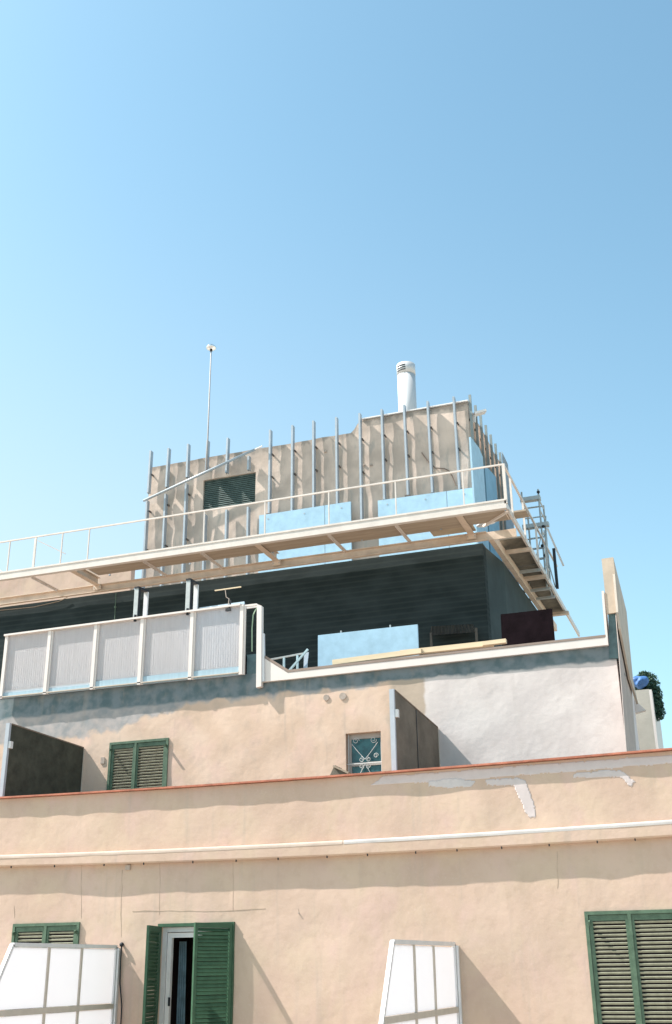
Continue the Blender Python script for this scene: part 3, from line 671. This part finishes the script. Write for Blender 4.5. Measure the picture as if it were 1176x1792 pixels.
# trestle
t = thing('metal_trestle', 'pale blue folded metal trestle standing behind the white coping', 'trestle', (at(510, 1170, 19).x, 19, 16))
YT = 19.0
bm = B(); bar(bm, at(474, 1154, YT), at(531, 1143.5, YT), .03, .03); part('top_rail', bm, greyst, t)
bm = B(); bar(bm, at(503, 1177, YT-.1), at(539, 1136, YT-.1), .035, .035); part('brace', bm, mat('pale_blue_steel', (.45, .58, .62), .5, .2), t)
for px, py in ((497, 1151), (520.5, 1147), (536, 1142)):
    q = at(px, py, YT); bm = B(); box(bm, q.x-.018, q.x+.018, YT-.018, YT+.018, 16, q.z); part('leg', bm, MATS['pale_blue_steel'], t)
bm = B(); prism(bm, [at(532, 1143, YT-.05), at(540, 1141, YT-.05), at(536, 1175, YT-.05), at(531, 1175, YT-.05)], (0, .02, 0)); part('tray', bm, mat('pale_sheet', (.5, .58, .68), .6), t)
# ribbed sheet added to stand for a beige reflection in the dark wall
q0 = [at(752, 1112, 23.2), at(835, 1106, 23.2), at(824, 1088, 23.2), at(750, 1092, 23.2)]
bm = B(); n = 26; rows = []
for k in range(n+1):
    u = k/n; lo = q0[0].lerp(q0[1], u); hi = q0[3].lerp(q0[2], u); o_ = Vector((0, .015*(-1)**k, 0)); rows.append([bm.verts.new(lo+o_), bm.verts.new(hi+o_+Vector((0, .2, 0)))])
for r1, r2 in zip(rows[:-1], rows[1:]): bm.faces.new((r1[0], r2[0], r2[1], r1[1]))
bmesh.ops.solidify(bm, geom=list(bm.faces), thickness=.006)
zz = min(v.co.z for v in bm.verts); box(bm, q0[0].x, q0[0].x+.05, 23.2, 23.24, 16, zz+.1); box(bm, q0[1].x-.05, q0[1].x, 23.2, 23.24, 16, zz+.1)
solo('reflection_sheet', bm, mat('dull_sheet', (.09, .08, .07), .9, var=.2, scale=5), 'dull brown corrugated sheet standing for a reflection in the dark penthouse wall', 'sheet')
# black sheet enclosure
t = thing('black_hoarding', 'black sheet hoarding at the right end of the roof terrace', 'hoarding', (at(920, 1120, 20.8).x, 20.8, 16))
bm = B(); hp = [at(869, 1140, 20.8), at(968, 1135, 20.8), at(966, 1065, 20.8), at(938, 1068, 20.8), at(905, 1072, 20.8), at(876, 1075, 20.8)]
hp[0].z = hp[1].z = 16.0; hp[0].x = hp[5].x-.05; hp[1].x = hp[2].x; prism(bm, hp, (0, .03, 0)); part('front_sheet', bm, blackm, t)
bm = B(); box(bm, hp[2].x-.3, hp[2].x-.24, 20.84, 20.9, 16, hp[2].z-.1); part('back_post', bm, woodd, t)

# ------------------------------------------------------------------ rooftop block
YT0 = 25.0
tw = thing('rooftop_block', 'weathered beige rooftop block lined with upright galvanised studs', 'rooftop room', (-9.8, YT0, 21.1))
TL, TR = -14.49, -5.25
zl, zr = 25.19, 25.50
wx0, wx1 = at(355.5, 865, YT0).x, at(447.3, 850, YT0).x; wz0, wz1 = at(400, 887, YT0).z, at(400, 833.5, YT0).z
def ztw(x):
    if x < -8.42: return zl + .02*noise.noise(Vector((x*2, 0, 0)))
    if x < -8.22: return zl + (zr-zl)*(x+8.42)/.2
    return zr + .02*noise.noise(Vector((x*2, 0, 0)))
bm = wall(TL, TR, 21.1, 25.2, YT0, .25, [(wx0, wx1, wz0, wz1)], amp=.03, ztop=lambda x: ztw(x) if x < wx0-.3 or x > wx1+.3 else 25.2, step=.1, k=5.5)
part('front_wall', bm, tower_m, tw)
# side wall (faces +X)
def syz(px, py): return at(px, py, X=TR)
bm = B(); ys = YT0+.251; n = 24; ye = 30.5; rows = []
for k in range(n+1):
    y = ys+(ye-ys)*k/n; zt2 = zr-.02+.03*noise.noise(Vector((y*2, 3, 0))); rows.append([bm.verts.new((TR+.02*noise.noise(Vector((y, z, 2))), y, z)) for z in [21.1+(zt2-21.1)*j/16 for j in range(17)]])
for r1, r2 in zip(rows[:-1], rows[1:]):
    for j in range(16): bm.faces.new((r1[j], r2[j], r2[j+1], r1[j+1])).smooth = True
bmesh.ops.solidify(bm, geom=list(bm.faces), thickness=.2); part('side_wall', bm, tower_m, tw)
bm = B(); box(bm, TL+.01, TL+.2, YT0+.251, ye, 21.1, zl-.03); part('side_wall', bm, tower_m, tw)
bm = B(); box(bm, TL+.21, TR-.22, YT0+.26, ye, 24.9, 25.0); part('roof_slab', bm, concrete, tw)
bm = B(); bar(bm, (-8.15, YT0+.1, zr+.035), (TR+.02, YT0+.1, zr+.035), .3, .03); part('flashing', bm, whitep, tw)
bm = B(); bar(bm, (TR+.1, YT0+.2, zr-.28), (TR+.38, YT0+.35, zr-.17), .2, .06); bar(bm, (TR+.1, YT0+.22, zr-.5), (TR+.12, YT0+.22, zr-.26), .06, .06); part('gutter_end', bm, whitep, tw)
# roller shutter
bm = B(); n = 16
for i in range(n):
    z = wz0+(wz1-wz0)*(i+.5)/n; bar(bm, (wx0, YT0+.06, z), (wx1, YT0+.06, z), .012, (wz1-wz0)/n*1.05, (0, .55, .83))
wn = part('roller_shutter', bm, slatdk, tw)
bm = B(); box(bm, wx0+.002, wx1-.002, YT0+.09, YT0+.12, wz0, wz1); part('backing', bm, room, wn)
# studs (each a part of the block they are fixed to)
YSt = 24.80
studs = [((263.4, 788.4), (258.1, 862.3)), ((256.5, 875.4), (252.2, 967)), ((294.6, 784), (290.1, 852)), ((289, 864), (284.5, 961.5)), ((328.6, 776.6), (326.5, 835)), ((325, 845.5), (321.4, 956)),
 ((363, 770.5), (360, 823)), ((398.3, 766), (395, 827)), ((434.7, 797.7), (433.7, 822)), ((357.9, 900), (357, 950)), ((395.7, 892), (395, 945)), ((433.3, 887), (433.3, 939)),
 ((472.4, 752), (470, 900)), ((511.4, 744), (510, 897)), ((548, 736), (548, 891)), ((588, 730), (589.5, 884)), ((629, 723), (632, 910)), ((667.5, 716), (672, 874)), ((706, 708), (714, 868)), ((747.5, 702), (756.5, 862)), ((793, 694), (804, 858))]
for a, b_ in studs:
    A, A2 = at(*a, YSt), at(*b_, YSt); x = (A.x+A2.x)/2; lean = (A.x-A2.x)/2
    z2 = A2.z if A2.z > 22.0 and b_[1] < 930 or b_[0] < 345 and b_[1] < 930 else 21.45
    bm = B(); wv = .05
    xt, xb_ = x+lean*.6, x-lean*.6
    def seg(dx0_, dx1_, y0_, y1_):
        prism(bm, [(xb_+dx0_, y0_, z2), (xb_+dx1_, y0_, z2), (xt+dx1_, y0_, A.z), (xt+dx0_, y0_, A.z)], (0, y1_-y0_, 0))
    seg(-.026, .026, YSt-.01, YSt-.004); seg(-.026, -.020, YSt-.0039, YSt+.13); seg(.020, .026, YSt-.0039, YSt+.13)
    s = part('stud', bm, galv, tw)
    bm = B()
    L = A.z-z2
    zsb = [] + ([z2+L*.45] if L > 1.2 else []) + ([min(A.z-.3, 24.9)] if L > 2 else [])
    for zz in zsb:
        box(bm, x+.027, x+.055, YSt+.08, YT0+.03, zz-.02, zz+.02)
    if b_[0] in (470, 589.5, 714, 804): box(bm, x-.06, x+.08, YSt-.03, YSt-.004, z2-.10, z2+.02); bar(bm, (x-.07, YSt-.02, z2-.02), (x+.15, YSt-.02, z2-.16), .02, .03)
    (part('clip', bm, mat('rusty_clip', (.12, .10, .09), .8), s) if len(bm.verts) else bm.free())
# studs on the side wall
for i in range(8):
    y = YT0+.04+i*.62; z2 = 23.9 if i < 3 else 22.6
    top = 25.72
    bm = B(); x = TR+.09; box(bm, x, x+.006, y-.022, y+.022, z2, top); box(bm, x-.06, x-.0001, y-.022, y-.017, z2, top); box(bm, x-.06, x-.0001, y+.017, y+.022, z2, top)
    s = part('stud', bm, mat('dull_stud', (.24, .27, .27), .6, .2), tw)
    bm = B(); box(bm, TR-.02, x-.01, y+.03, y+.07, 24.0, 24.06); box(bm, TR-.02, x-.01, y+.03, y+.07, 25.0, 25.06); part('clip', bm, blacks, s)
# diagonal pipe
bm = B(); tube(bm, [at(251, 876.5, 24.72), at(446, 786.5, 24.72)], .035, 10); part('diagonal_pipe', bm, galv, tw, smooth=True)
bm = B(); q = at(446, 786.5, 24.72); tube(bm, [q, q+Vector((.22, 0, .06))], .02, 8); part('pipe_end', bm, whitep, tw)
# cable scar
bm = B(); tube(bm, [at(x, y, YT0-.05) for x, y in ((738, 792), (748, 806), (762, 819), (778, 820), (786, 824), (792, 834), (798, 850))], .014, 6); part('loose_cable', bm, mat('cable_brown', (.22, .16, .13), .8), tw)
# little rusty spots
for px, py in ((650, 814), (637, 814), (570, 790)):
    q = at(px, py, YT0); bm = B(); box(bm, q.x-.03, q.x+.03, YT0-.04, YT0+.03, q.z-.025, q.z+.025); part('anchor_plate', bm, plug, tw)
# foam boards against the block
def foam(pts, Y, zb, label, m_=blue, th_=.05):   # joint and washers ride on the board
    P_ = [at(x, y, Y) for x, y in pts]; P_ = [P_[0], P_[1], Vector((P_[1].x, Y, zb)), Vector((P_[0].x, Y, zb))]
    bm = B(); prism(bm, P_, (0, th_, 0)); fo = solo('foam_board', bm, m_, label, 'board', 'sky blue insulation boards')
    u = .72; q = P_[0].lerp(P_[1], u)
    bm = B(); box(bm, q.x-.006, q.x+.006, Y-.003, Y+.001, zb, q.z-.003); part('joint', bm, mat('joint_grey', (.20, .26, .32), .8), fo)
    for u2 in (.1, .5, .9):
        q = P_[0].lerp(P_[1], u2); bm = B(); tube(bm, [(q.x, Y-.006, q.z-.14), (q.x, Y+.002, q.z-.14)], .022, 8); part('washer', bm, galv, fo)
foam([(453.6, 902), (613.5, 877.5)], 24.74, 21.12, 'sky blue foam board at the foot of the studs, right of the roller shutter')
foam([(661, 876), (829, 853)], 24.74, 21.12, 'sky blue foam board at the foot of the studs, below the chimney')
XS = TR+.105
for (p_, lab, m_) in (([(820.5, 765), (836, 785), (842, 800), (845, 880), (824, 880)], 'blue foam board on the side of the rooftop block, nearest the corner', blue),
                  ([(845.5, 815), (853, 822), (865, 835), (869, 880), (846, 880)], 'blue foam board on the side of the rooftop block, second from the corner', blued)):
    P_ = [at(x, y, X=XS) for x, y in p_]; zb = 21.3; P_[-1] = Vector((XS, P_[0].y, zb)); P_[-2] = Vector((XS, P_[2].y, zb))
    bm = B(); prism(bm, P_, (.045, 0, 0)); solo('foam_board', bm, m_, lab, 'board', 'sky blue insulation boards')
P_ = [at(878, 789, 27.5), at(888.5, 812, 27.5), at(897, 880, 27.5), at(881, 880, 27.5)]
bm = B(); P_[2].z = P_[3].z = 21.1; prism(bm, P_, (0, .03, 0)); solo('grey_sheet', bm, mat('blue_grey_sheet', (.36, .42, .48), .7), 'pointed blue grey sheet standing behind the walkway corner', 'sheet')

# ------------------------------------------------------------------ flue and mast
a, b_ = at(694.5, 648, 26.6), at(726.5, 643, 26.6); r = (b_.x-a.x)/2*.98; cx = (a.x+b_.x)/2; zt2 = at(710, 640, 26.6).z
t = thing('chimney_flue', 'white round chimney flue with dark vent slots on the rooftop block', 'chimney', (cx, 26.6, 25.0))
bm = B(); tube(bm, [(cx, 26.6, 25.0), (cx, 26.6, zt2-.33)], r*.97, 32); part('pipe', bm, fluem, t, smooth=False)
for f in t.children[0].data.polygons: f.use_smooth = len(f.vertices) == 4
bm = B(); tube(bm, [(cx, 26.6, zt2-.335), (cx, 26.6, zt2)], r, 32); cp_ = part('cap', bm, fluem, t)
for f in cp_.data.polygons: f.use_smooth = len(f.vertices) == 4
for i in range(3):
    bm = B(); z = zt2-.10-i*.075
    pts = []
    for k in range(9):
        an = math.radians(222+k*7.5); pts.append((cx+(r+.002)*math.cos(an), 26.6+(r+.002)*math.sin(an), z))
    tube(bm, pts, .016, 6); part('vent_slot', bm, blacks, cp_)
t = thing('antenna_mast', 'slim antenna mast with a round shiny head above the rooftop block', 'antenna', at(361, 822, 24.78))
hp_ = at(369.5, 612, 24.78)
bm = B(); tube(bm, [at(361, 822, 24.78), at(363.5, 770, 24.78), hp_], [.026, .022, .018], 8); part('pole', bm, pole, t, smooth=True)
bm = B()
prof = [(0, .0), (.06, .0), (.13, .03), (.15, .07), (.13, .10), (.07, .125), (0, .13)]
for i in range(len(prof)-1):
    pass
rings = [[bm.verts.new((hp_.x+rr*math.cos(2*math.pi*k/20), hp_.y+rr*math.sin(2*math.pi*k/20), hp_.z+zz)) for k in range(20)] for rr, zz in prof[1:-1]]
for r1, r2 in zip(rings[:-1], rings[1:]):
    for k in range(20): bm.faces.new((r1[k], r1[(k+1) % 20], r2[(k+1) % 20], r2[k]))
bm.faces.new(rings[0]); bm.faces.new(rings[-1]); hd = part('head', bm, chrome, t, smooth=True)
bm = B(); tube(bm, [(hp_.x, hp_.y, hp_.z+.125), (hp_.x, hp_.y, hp_.z+.17)], .03, 8); tube(bm, [(hp_.x, hp_.y, hp_.z-.05), (hp_.x, hp_.y, hp_.z)], .04, 8); part('collar', bm, blacks, hd)

# ------------------------------------------------------------------ steel walkway
YF = 22.0; ZT = 21.37; ZBt = 21.17
XF = at(885, 873, YF).x
wk = thing('steel_walkway', 'cream steel walkway frame with railing cantilevered round the penthouse roof', 'walkway', (-10, YF, ZBt)); wk['kind'] = 'thing'
YI = 23.36
bm = B(); box(bm, XW, XF, YF, YF+.05, ZBt, ZT); box(bm, XW, XF, YF+.0501, YF+.12, ZBt, ZBt+.015); box(bm, XW, XF, YF-.012, YF-.0001, ZT-.03, ZT+.01); part('fascia', bm, cream, wk)
XI = at(845, 948, YI).x
bm = B(); box(bm, XW, XF-.06, YI, YI+.025, 21.0, 21.2); box(bm, XW, XI+.1, YI-.07, YI-.001, 21.0, 21.016); box(bm, XW, XI+.1, YI-.07, YI-.001, 21.184, 21.2); part('inner_beam', bm, cream2, wk)
# side: beams run to the back
def line(Z, *pts): return [at(x, y, Z=Z) for x, y in pts]
sf = line(ZBt+.05, (889.5, 884), (1000, 1081), (1018, 1112))
e1 = sf[-1]; s0 = Vector((XF-.03, YF+.06, ZBt+.1)); YE = s0.y + 13
dirs = (sf[1]-sf[0]); dirs.z = 0; dirs.normalize()
ib = line(21.1, (862, 943), (948, 1066)); di = (ib[1]-ib[0]); di.z = 0; di.normalize()
send = s0+dirs*((sf[-1]-sf[0]).length)
bm = B(); bar(bm, s0, send, .05, .14); part('side_fascia', bm, cream, wk)
i0 = Vector((ib[0].x, YI+.03, 21.1)); i1 = ib[1]+di*2; i1.z = 21.1
bm = B(); bar(bm, i0, i1, .12, .2); part('side_inner_beam', bm, cream2, wk)
# cross members, front
for px, py, big in ((127, 999, 1), (450, 955, 1), (803, 899, 1), (56, 1012, 0), (252, 980, 0), (353, 967, 0), (575, 933, 0), (693, 917, 0)):
    x = at(px, py, YF+.12).x
    bm = B()
    if big: box(bm, x-.075, x+.075, YF+.121, YI-.072, ZBt, ZBt+.012); box(bm, x-.006, x+.006, YF+.121, YI-.072, ZBt+.0121, ZT-.02); box(bm, x-.075, x+.075, YF+.121, YI-.072, ZT-.0199, ZT-.008)
    else: box(bm, x-.03, x+.03, YF+.121, YI-.072, ZBt+.018, ZBt+.026); box(bm, x-.03, x-.022, YF+.121, YI-.072, ZBt-.03, ZBt+.0179)
    cb = part('crossbeam', bm, cream2 if big else cream, wk)
    if big:
        bm = B(); box(bm, x-.11, x+.11, YI-.084, YI-.0711, ZBt-.12, ZBt-.002); part('end_plate', bm, cream2, cb)
        for dx_ in (-.08, .08):
            bm = B(); tube(bm, [(x+dx_, YI-.10, ZBt-.06), (x+dx_, YI-.084, ZBt-.06)], .014, 6); part('bolt', bm, greyst, cb)
# cross members, side
for (a, b_, th_, m_) in (((880, 967), (933, 963.7), .10, cream2), ((900, 1015), (959, 1011), .14, cream2), ((904, 1002), (949, 999), .04, greyst), ((933, 1032), (969, 1030), .05, cream2), ((958, 1077), (998, 1074), .16, cream2)):
    A, A2 = at(*a, Z=21.12), at(*b_, Z=21.12); y = (A.y+A2.y)/2
    bm = B(); bar(bm, (A.x, y, 21.14), (A2.x-.03, y, 21.14), th_, .08); part('crossbeam', bm, m_, wk)
bm = B(); bar(bm, at(892, 893, Z=21.18), at(846, 921, Z=21.18), .05, .05); part('corner_brace', bm, cream, wk)
# added tray-shaped blocker, out of the camera's view, shades the dark wall
bm = B(); box(bm, -14.9, XI-.15, 22.74, 23.30, 21.47, 21.49); box(bm, -14.9, XI-.15, 22.74, 22.75, 21.4901, 21.54); box(bm, -14.9, XI-.15, 23.29, 23.30, 21.4901, 21.54); tray = part('sun_blocker', bm, galv, wk)
for x in (-14.2, -11.95, -9.75, -7.5, -5.6):
    bm = B(); box(bm, x, x+.04, 22.76, 22.79, ZBt+.0121, 21.4699); part('sun_blocker_foot', bm, galv, tray)
# railing
ZRl = at(885, 811, YF).z
bm = B(); bar(bm, (XW, YF+.025, ZRl), (XF, YF+.025, ZRl), .035, .035)
part('top_rail', bm, cream, wk)
for px in (22, 66, 112, 158, 357, 463, 575, 693, 813):
    x = at(px, 900, YF).x; ww = .03 if px in (66,) else .013
    bm = B(); box(bm, x-ww, x+ww, YF+.01, YF+.04, ZT, ZRl-.018); part('rail_post', bm, cream, wk)
a = at(66, 946, YF); b_ = at(111, 967, YF)
bm = B(); bar(bm, a, (b_.x, YF+.1, b_.z), .02, .02); bar(bm, at(-20, 985, YF), at(8, 1003, YF), .02, .02); part('rail_brace', bm, cream, wk)
bm = B(); box(bm, XF-.035, XF+.03, YF-.0, YF+.06, ZT-.1, ZRl+.01); part('corner_post', bm, cream, wk)
tr = [at(891, 812, Z=ZRl), at(984, 990, Z=ZRl)]; td = (tr[1]-tr[0]); L = td.length; td.normalize()
r0 = Vector((XF, YF+.04, ZRl)); tdd = dirs
bm = B(); bar(bm, r0, r0+tdd*L, .045, .045); part('top_rail', bm, cream, wk)
for u in (.7, 2.2, 3.9, 5.3):
    if u > L: break
    q = r0+tdd*u; bm = B(); bar(bm, Vector((q.x, q.y, ZT-.15)), Vector((q.x, q.y, ZRl-.023)), .045, .045, (0, 1, 0)); part('rail_post', bm, cream, wk)
# deck boards resting on the cross members
def deck(x0, x1, y0, y1, z, m_, label, nm='deck_board'):
    bm = B(); box(bm, x0, x1, y0, y1, z, z+.035); solo(nm, bm, m_, label, 'board', 'boards laid on the walkway')
xx = lambda px, py: at(px, py, YF+.1).x
deck(xx(150, 1000), xx(352, 965), YF+.14, YF+.70, ZBt+.03, wood, 'walkway deck board left of the rooftop block shutter')
deck(xx(353, 965), xx(575, 935), YF+.15, YF+.75, ZBt+.03, wood, 'walkway deck board under the roller shutter and first blue board')
deck(xx(576, 935), xx(803, 900), YF+.14, YF+.85, ZBt+.03, wood, 'walkway deck board below the chimney')
deck(xx(735, 915), xx(812, 903), YF+.80, YF+1.28, ZBt+.067, mat('pale_board', (.42, .34, .25), .8, var=.1), 'pale loose board lying across the walkway near its corner', 'loose_board')
deck(xx(804, 900), XF-.1, YF+.14, YF+.80, ZBt+.03, wood, 'walkway deck board at the corner')
bm = B(); q = at(905, 893, YF+.9); box(bm, XF-.5, XF+.28, YF+.85, YF+1.25, ZT+.01, ZT+.05); solo('loose_board', bm, wood, 'brown board sticking out past the walkway corner', 'board', 'boards laid on the walkway')
# side deck boards
side = [((866, 905), (935, 905)), ((890, 938), (926, 940))]
sp = [(24.2, 26.2), (26.25, 28.3), (28.35, 30.6)]
for (ya, yb), lab in zip(sp, ('first dark deck board of the side walkway', 'second dark deck board of the side walkway, in its middle', 'farthest dark deck board of the side walkway')):
    f = lambda y: s0 + dirs*((y-s0.y)/dirs.y)
    a1, a2 = f(ya), f(yb)
    bm = B(); prism(bm, [(a1.x-.62, ya, 21.285), (a1.x-.03, ya, 21.285), (a2.x-.03, yb, 21.285), (a2.x-.62, yb, 21.285)], (0, 0, .035)); solo('deck_board', bm, woodd, lab, 'board', 'boards laid on the walkway')
bm = B()
for i in range(5):
    p = at(842+i*5, 921-i*2, Z=21.42); bmesh.ops.create_icosphere(bm, subdivisions=2, radius=.09+.02*(i % 2), matrix=Matrix.Translation((p.x, p.y, 21.44)) @ Matrix.Diagonal((1.3, 1, .45, 1)))
solo('white_rag', bm, whitep, 'crumpled white rag at the walkway corner brace', 'rag', smooth=True)

# ------------------------------------------------------------------ scaffold tower behind the side walkway
YK = 27.6
t = thing('scaffold_tower', 'grey tube scaffold tower rising behind the side walkway', 'scaffolding', (at(935, 985, YK).x, YK, 21.0))
pL0, pL1 = at(913, 866, YK), at(928, 985, YK); pR0, pR1 = at(942, 861, YK), at(953, 985, YK)
for (p, dy) in ((pL0, 0), (pR0, 0), (pL0, .75), (pR0, .75)):
    bm = B(); tube(bm, [(p.x, YK+dy, 21.1), (p.x, YK+dy, p.z+(.08 if dy == 0 else -.1))], .024, 8); part('standard', bm, greyst, t)
bm = B(); box(bm, pL0.x-.4, pR0.x+.08, YK-.04, YK+.04, 21.04, 21.1); box(bm, pL0.x-.4, pR0.x+.08, YK+.71, YK+.79, 21.04, 21.1); box(bm, pL0.x-.4, pL0.x-.34, YK+.041, YK+.709, 21.05, 21.09); part('outrigger', bm, greyst, t)
k = 0; z = pR0.z-.12
while z > 21.3:
    for dy in (0, .75):
        bm = B(); tube(bm, [(pL0.x, YK+dy, z), (pR0.x, YK+dy, z)], .018, 6); part('rung', bm, greyst, t)
    bm = B(); tube(bm, [(pR0.x, YK, z-.1), (pR0.x, YK+.75, z-.1)], .018, 6); part('side_rung', bm, greyst, t)
    z -= .30; k += 1
for zz in (pR0.z-.22, at(945, 922, YK).z):
    bm = B(); box(bm, pL0.x-.05, pR0.x+(.04 if zz > 23 else .2), YK-.05, YK+.12, zz, zz+.11); part('platform', bm, greyst, t)
for q in ((942, 861), (951, 921), (949, 955), (954, 972)):
    p = at(*q, YK-.03); bm = B(); bmesh.ops.create_icosphere(bm, subdivisions=1, radius=.05, matrix=Matrix.Translation(p)); part('coupler', bm, blacks, t)
bm = B(); tube(bm, [(pL0.x, YK-.03, 21.2), (pR0.x, YK-.03, 22.6)], .016, 6); tube(bm, [at(955, 903, YK), at(957, 985, YK)], .02, 6); part('brace', bm, greyst, t)
t = thing('black_post', 'black steel post at the end of the walkway rail', 'post', at(975, 1030, 27.0))
bm = B(); bar(bm, at(969, 960, 27.0), at(975.5, 1030, 27.0), .07, .07, (0, 1, 0)); part('shaft', bm, blacks, t)
bm = B(); bar(bm, at(958, 925, 27.0), at(986, 990, 27.0), .05, .05, (0, 1, 0)); part('slanted_rail', bm, cream, t)
bm = B(); tube(bm, [at(952, 928, 27.0), at(960, 985, 27.0), at(972, 1028, 27.0)], .016, 6); part('cable', bm, greyst, t)

# ------------------------------------------------------------------ neighbour wall and shrub, far right
a, b_ = at(1100, 1209, 21.6), at(1140, 1207, 21.6)
t = thing('rear_stair_wall', 'narrow shaded grey render wall behind the right end of the white wall', 'wall', ((a.x+b_.x)/2, 21.6, 13)); t['kind'] = 'thing'
bm = B(); box(bm, a.x, b_.x-.05, 21.6, 23.2, 0, a.z); part('body', bm, concrete, t)
bm = B(); box(bm, b_.x-.049, b_.x, 21.6, 23.2, 0, a.z-.01); part('edge_trim', bm, whitem, t)
t = thing('roof_shrub', 'dark green shrub spilling over the narrow wall at the right', 'shrub', (at(1130, 1207, 21.8).x, 22.2, a.z))
bm = B(); rnd = random.Random(3)
cl = [(at(1132, 1196, 22.0), .24), (at(1122, 1205, 22.0), .16), (at(1142, 1215, 22.0), .18), (at(1148, 1246, 22.0), .17), (at(1147, 1232, 22.0), .14), (at(1128, 1188, 22.1), .14)]
for c_, rr in cl:
    for i in range(900):
        v = Vector((rnd.gauss(0, 1), rnd.gauss(0, 1), rnd.gauss(0, 1))).normalized()*rr*rnd.uniform(.45, 1.05); p = c_+v
        s = rnd.uniform(.02, .045); a1 = Vector((rnd.gauss(0, 1), rnd.gauss(0, 1), rnd.gauss(0, 1))).normalized(); a2 = a1.orthogonal().normalized()
        bm.faces.new([bm.verts.new(p+a1*s), bm.verts.new(p+a2*s*.5), bm.verts.new(p-a1*s), bm.verts.new(p-a2*s*.5)])
part('foliage', bm, leafm, t)
bm = B(); tube(bm, [cl[0][0]-Vector((.1, 0, .15)), cl[0][0], cl[2][0], cl[3][0]], [.03, .025, .02, .012], 6); tube(bm, [cl[0][0]-Vector((.1, 0, .15)), cl[1][0]], .015, 6); part('stem', bm, woodd, t)
bm = B(); bmesh.ops.create_icosphere(bm, subdivisions=4, radius=.16, matrix=Matrix.Translation(at(1120, 1193, 21.75)) @ Matrix.Diagonal((1, .8, .7, 1)))
for v in bm.verts: v.co += Vector((.07*noise.noise(v.co*7), .05*noise.noise(v.co*11), .06*noise.noise(v.co*9+Vector((5, 0, 0)))))
solo('tarp_bundle', bm, tarp, 'crumpled blue tarpaulin bundle on the narrow wall beside the shrub', 'tarpaulin', smooth=True)
